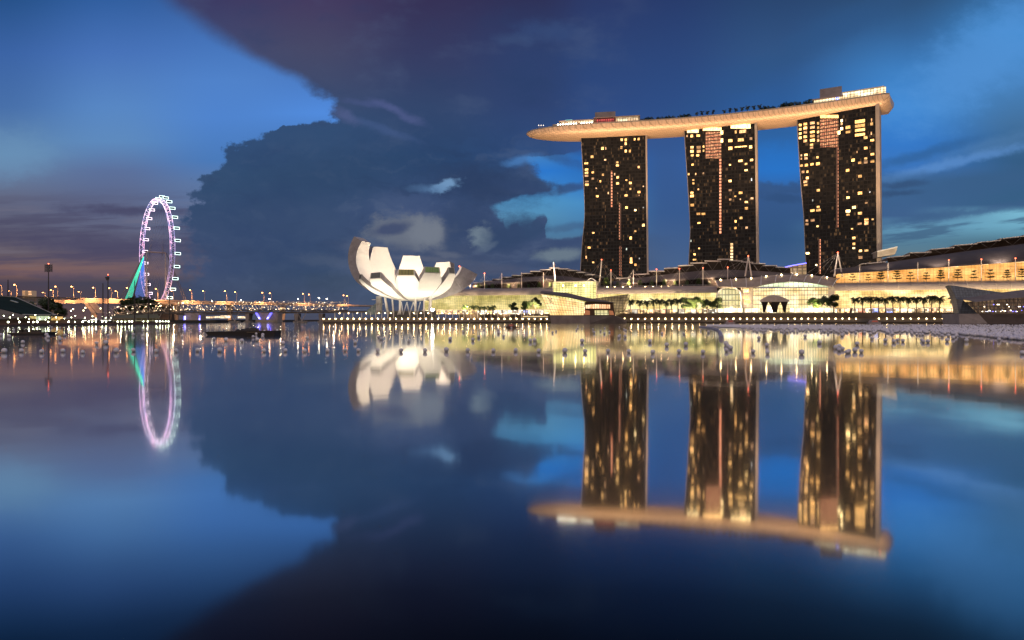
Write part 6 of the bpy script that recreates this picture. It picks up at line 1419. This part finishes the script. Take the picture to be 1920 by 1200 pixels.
# dense raft on the right: the nearest balls singly, the rest as one mass
def raft(x): return float(np.interp(x, [1310, 1345, 1440, 1600, 1740, 1800, 1925], [612, 613.5, 617.5, 620, 623, 628, 640])), 610.0
cand = []
for i in range(3600):
    x = rt.uniform(1325, 1945); lo_y, hi_y = raft(x); f = rt.random()**1.25; y = hi_y+(lo_y-hi_y)*f
    cand.append((y+rt.uniform(-.4, .4), x))
for i in range(160):
    x = rt.uniform(1380, 1800); lo_y, hi_y = raft(x); cand.append((lo_y+abs(rt.gauss(0, 3.5)), x))
cand.sort(reverse=True)
for y, x in cand[:84]: ball(wat(x, y), 'pale ball at the near edge of the dense floating raft', 'floating balls at the edge of the raft', rt.uniform(.95, 1.2), fm)
mb = MB()
for y, x in cand[84:]:
    p = wat(x, max(y, 609.6)); s_ = rt.uniform(1.0, 1.35); mb.sphere((p.x, p.y, RB_*s_*.85), RB_*s_, 7, 5)
o = mb.build('floating_ball_raft', by, smooth=True); o['kind'] = 'stuff'; o['label'] = 'dense raft of pale floating balls covering the far water before the orange lit hall'; o['category'] = 'floating balls'
# strings of floats
o = thing('float_boom', 'line of joined grey floats running out from the edge of the ball raft', 'boom', wat(1330, 614.5))
pts = [(1312, 613.5), (1325, 614.8), (1337, 616.8), (1348, 620.5), (1351, 627), (1352.5, 637)]
for (xa, ya), (xb, yb) in zip(pts[:-1], pts[1:]):
    a, b_ = wat(xa, ya), wat(xb, yb); a.z = b_.z = .16; mb = MB(); mb.tube(a.lerp(b_, .03), b_.lerp(a, .03), .30, 8); mb.build('float', mat('boom_grey', (.40,.38,.46), .5), o)
# ------------------------------------------------------------------ boats and pontoons
def pontoon(name, label, pts, d, hgt, m, parts):
    root = thing(name, label, 'pontoon', Vector((X(sum(pts[:2])/2, d), d, 0)))
    a, b_ = Vector((X(pts[0], d), d, -.1)), Vector((X(pts[1], d*1.0), d, -.1)); w_ = 3.0
    mb = MB(); mb.prism([a+Vector((.5, 0, 0)), b_-Vector((.2, 0, 0)), b_+Vector((0, 0, hgt+.1)), a+Vector((0, 0, hgt*.75+.1))], (0, w_, 0)); mb.build('hull', m, root)
    parts(root, a, b_, d); return root
hullm = mat('pontoon_hull', (.030,.024,.020), .7)
def fountain_parts(root, a, b_, d):
    L_ = (b_-a); z = .62
    for f, r_, s_ in ((.44, .25, 1), (.50, .3, 1), (.58, .42, 1), (.66, .5, .9)):
        mb = MB(); mb.sphere(a+L_*f+Vector((0, 1, z)), r_*1.25, 10, 6, sc=(1.5, 1, s_)); mb.build('equipment_cover', mat('tarpaulin', (.05,.045,.045), .7), root)
    for f in (.74, .80, .86, .90):
        mb = MB(); mb.tube(a+L_*f+Vector((0, .6, z-.1)), a+L_*f+Vector((0, .6, z+.55)), .07, 5); mb.build('bollard', mat('pontoon_post', (.25,.18,.11), .6), root)
    mb = MB(); mb.path([a+L_*.86+Vector((0, .2, z+.15)), b_+Vector((0, .2, z+.25))], .05, 4); mb.path([a+L_*.60+Vector((0, -.05, z-.12)), a+L_*.78+Vector((0, -.05, z-.12))], .05, 4); mb.build('rail', mat('pontoon_post', (.25,.18,.11), .6), root)
    mb = MB(); mb.sphere(a+L_*.74+Vector((0, .5, z+.6)), .05, 6, 5); mb.build('lamp', lamp_s, root)
pontoon('fountain_pontoon', 'long low dark pontoon with covered equipment floating below the bridge', (384, 516), H*F/28.0, .62, hullm, fountain_parts)
def jetty_parts(root, a, b_, d):
    mb = MB(); mb.path([a+Vector((0, -.02, .36)), b_+Vector((0, -.02, .36))], .03, 4); mb.build('edge_strip', mat('edge_strip', (.30,.20,.15), .6), root)
    for f in (.3, .38, .62, .74):
        mb = MB(); mb.box(a+(b_-a)*f+Vector((0, 1, .6)), (.7, .5, .5)); mb.build('crate', dark_stone, root)
pontoon('jetty_pontoon', 'thin dark jetty pontoon floating in front of the grandstand', (12, 82), H*F/27.5, .38, hullm, jetty_parts)
def cover_parts(root, a, b_, d): 
    mb = MB(); mb.box((a+b_)/2+Vector((0, 1, .8)), ((b_-a).length*.5, 1.6, .7)); mb.build('cabin', mat('barge_cabin', (.16,.09,.07), .7), root)
    mb = MB(); mb.box((a+b_)/2+Vector((0, .15, .85)), ((b_-a).length*.3, .1, .3)); mb.build('window', mat('barge_window', (.1,.05,.04), .3, emit=(1,.25,.15), es=.35, vary=0), root)
pontoon('work_barge', 'small brown work barge moored left of the crystal shop', (946, 970), H*F/15., .5, mat('barge_hull', (.10,.055,.04), .7), cover_parts)
def launch_parts(root, a, b_, d):
    L_ = b_-a; mb = MB(); mb.prism([a+L_*.12+Vector((0, .1, .9)), a+L_*.88+Vector((0, .1, .9)), a+L_*.72+Vector((0, .1, 2.3)), a+L_*.28+Vector((0, .1, 2.3))], (0, 2.6, 0)); mb.build('cabin', mat('launch_cabin', (.34,.27,.26), .5), root)
    mb = MB(); mb.prism([a+L_*.24+Vector((0, .02, 1.2)), a+L_*.76+Vector((0, .02, 1.2)), a+L_*.68+Vector((0, .02, 2.0)), a+L_*.32+Vector((0, .02, 2.0))], (0, .1, 0)); mb.build('window', mat('launch_window', (.12,.05,.05), .3, emit=(1,.2,.12), es=.25, vary=0), root)
pontoon('moored_launch', 'small pale cabin launch with reddish windows beside the promenade', (1361, 1379), H*F/7.4, .9, mat('launch_hull', (.42,.36,.36), .5), launch_parts)
pontoon('moored_launch', 'small pale cabin launch by the far end of the palm row', (1629, 1652), H*F/7.6, .9, mat('launch_hull', (.42,.36,.36), .5), launch_parts)
# promenade clutter: bollard-like sculpture and planters
o = thing('stone_pylon', 'slim leaning dark pylon on the promenade before the palm row', 'pylon', LP(1595, 590, 46))
a = LP(1594.5, 593, 46); mb = MB(); mb.par(a-UX*.7, UX*1.4, -NX*1, Vector((.6, 0, 5.6))); mb.build('shaft', mat('pylon_stone', (.10,.075,.06), .8), o)
mb = MB(); mb.par(a-UX*1.2, UX*2.4, -NX*1.6, (0, 0, .6)); mb.build('foot', dark_stone, o)
rows_ = [(1168, 1340), (1400, 1640), (1640, 1780)]
for i, (xa, xb) in enumerate(rows_):
    a, b_ = LP(xa, 588, 42), LP(xb, 588, 42); a.z = b_.z = 7.2
    mb = MB(); n = int((b_-a).length/.9)
    for j in range(n*7):
        p = a.lerp(b_, rt.random())+Vector((rt.gauss(0, .3), rt.gauss(0, .4), rt.uniform(0, .9))); u = Vector((rt.gauss(0, 1), rt.gauss(0, 1), rt.gauss(0, 1))).normalized(); v = u.orthogonal().normalized(); s_ = rt.uniform(.15, .35)
        mb.add([p-u*s_, p+v*s_, p+u*s_, p-v*s_], [(0, 1, 2, 3)])
    o = mb.build('hedge', lf_dark); tag(o, ['low dark hedge before the middle arcade palms', 'low dark hedge before the atrium and tent', 'low dark hedge at the foot of the long palm row'][i], 'hedge')
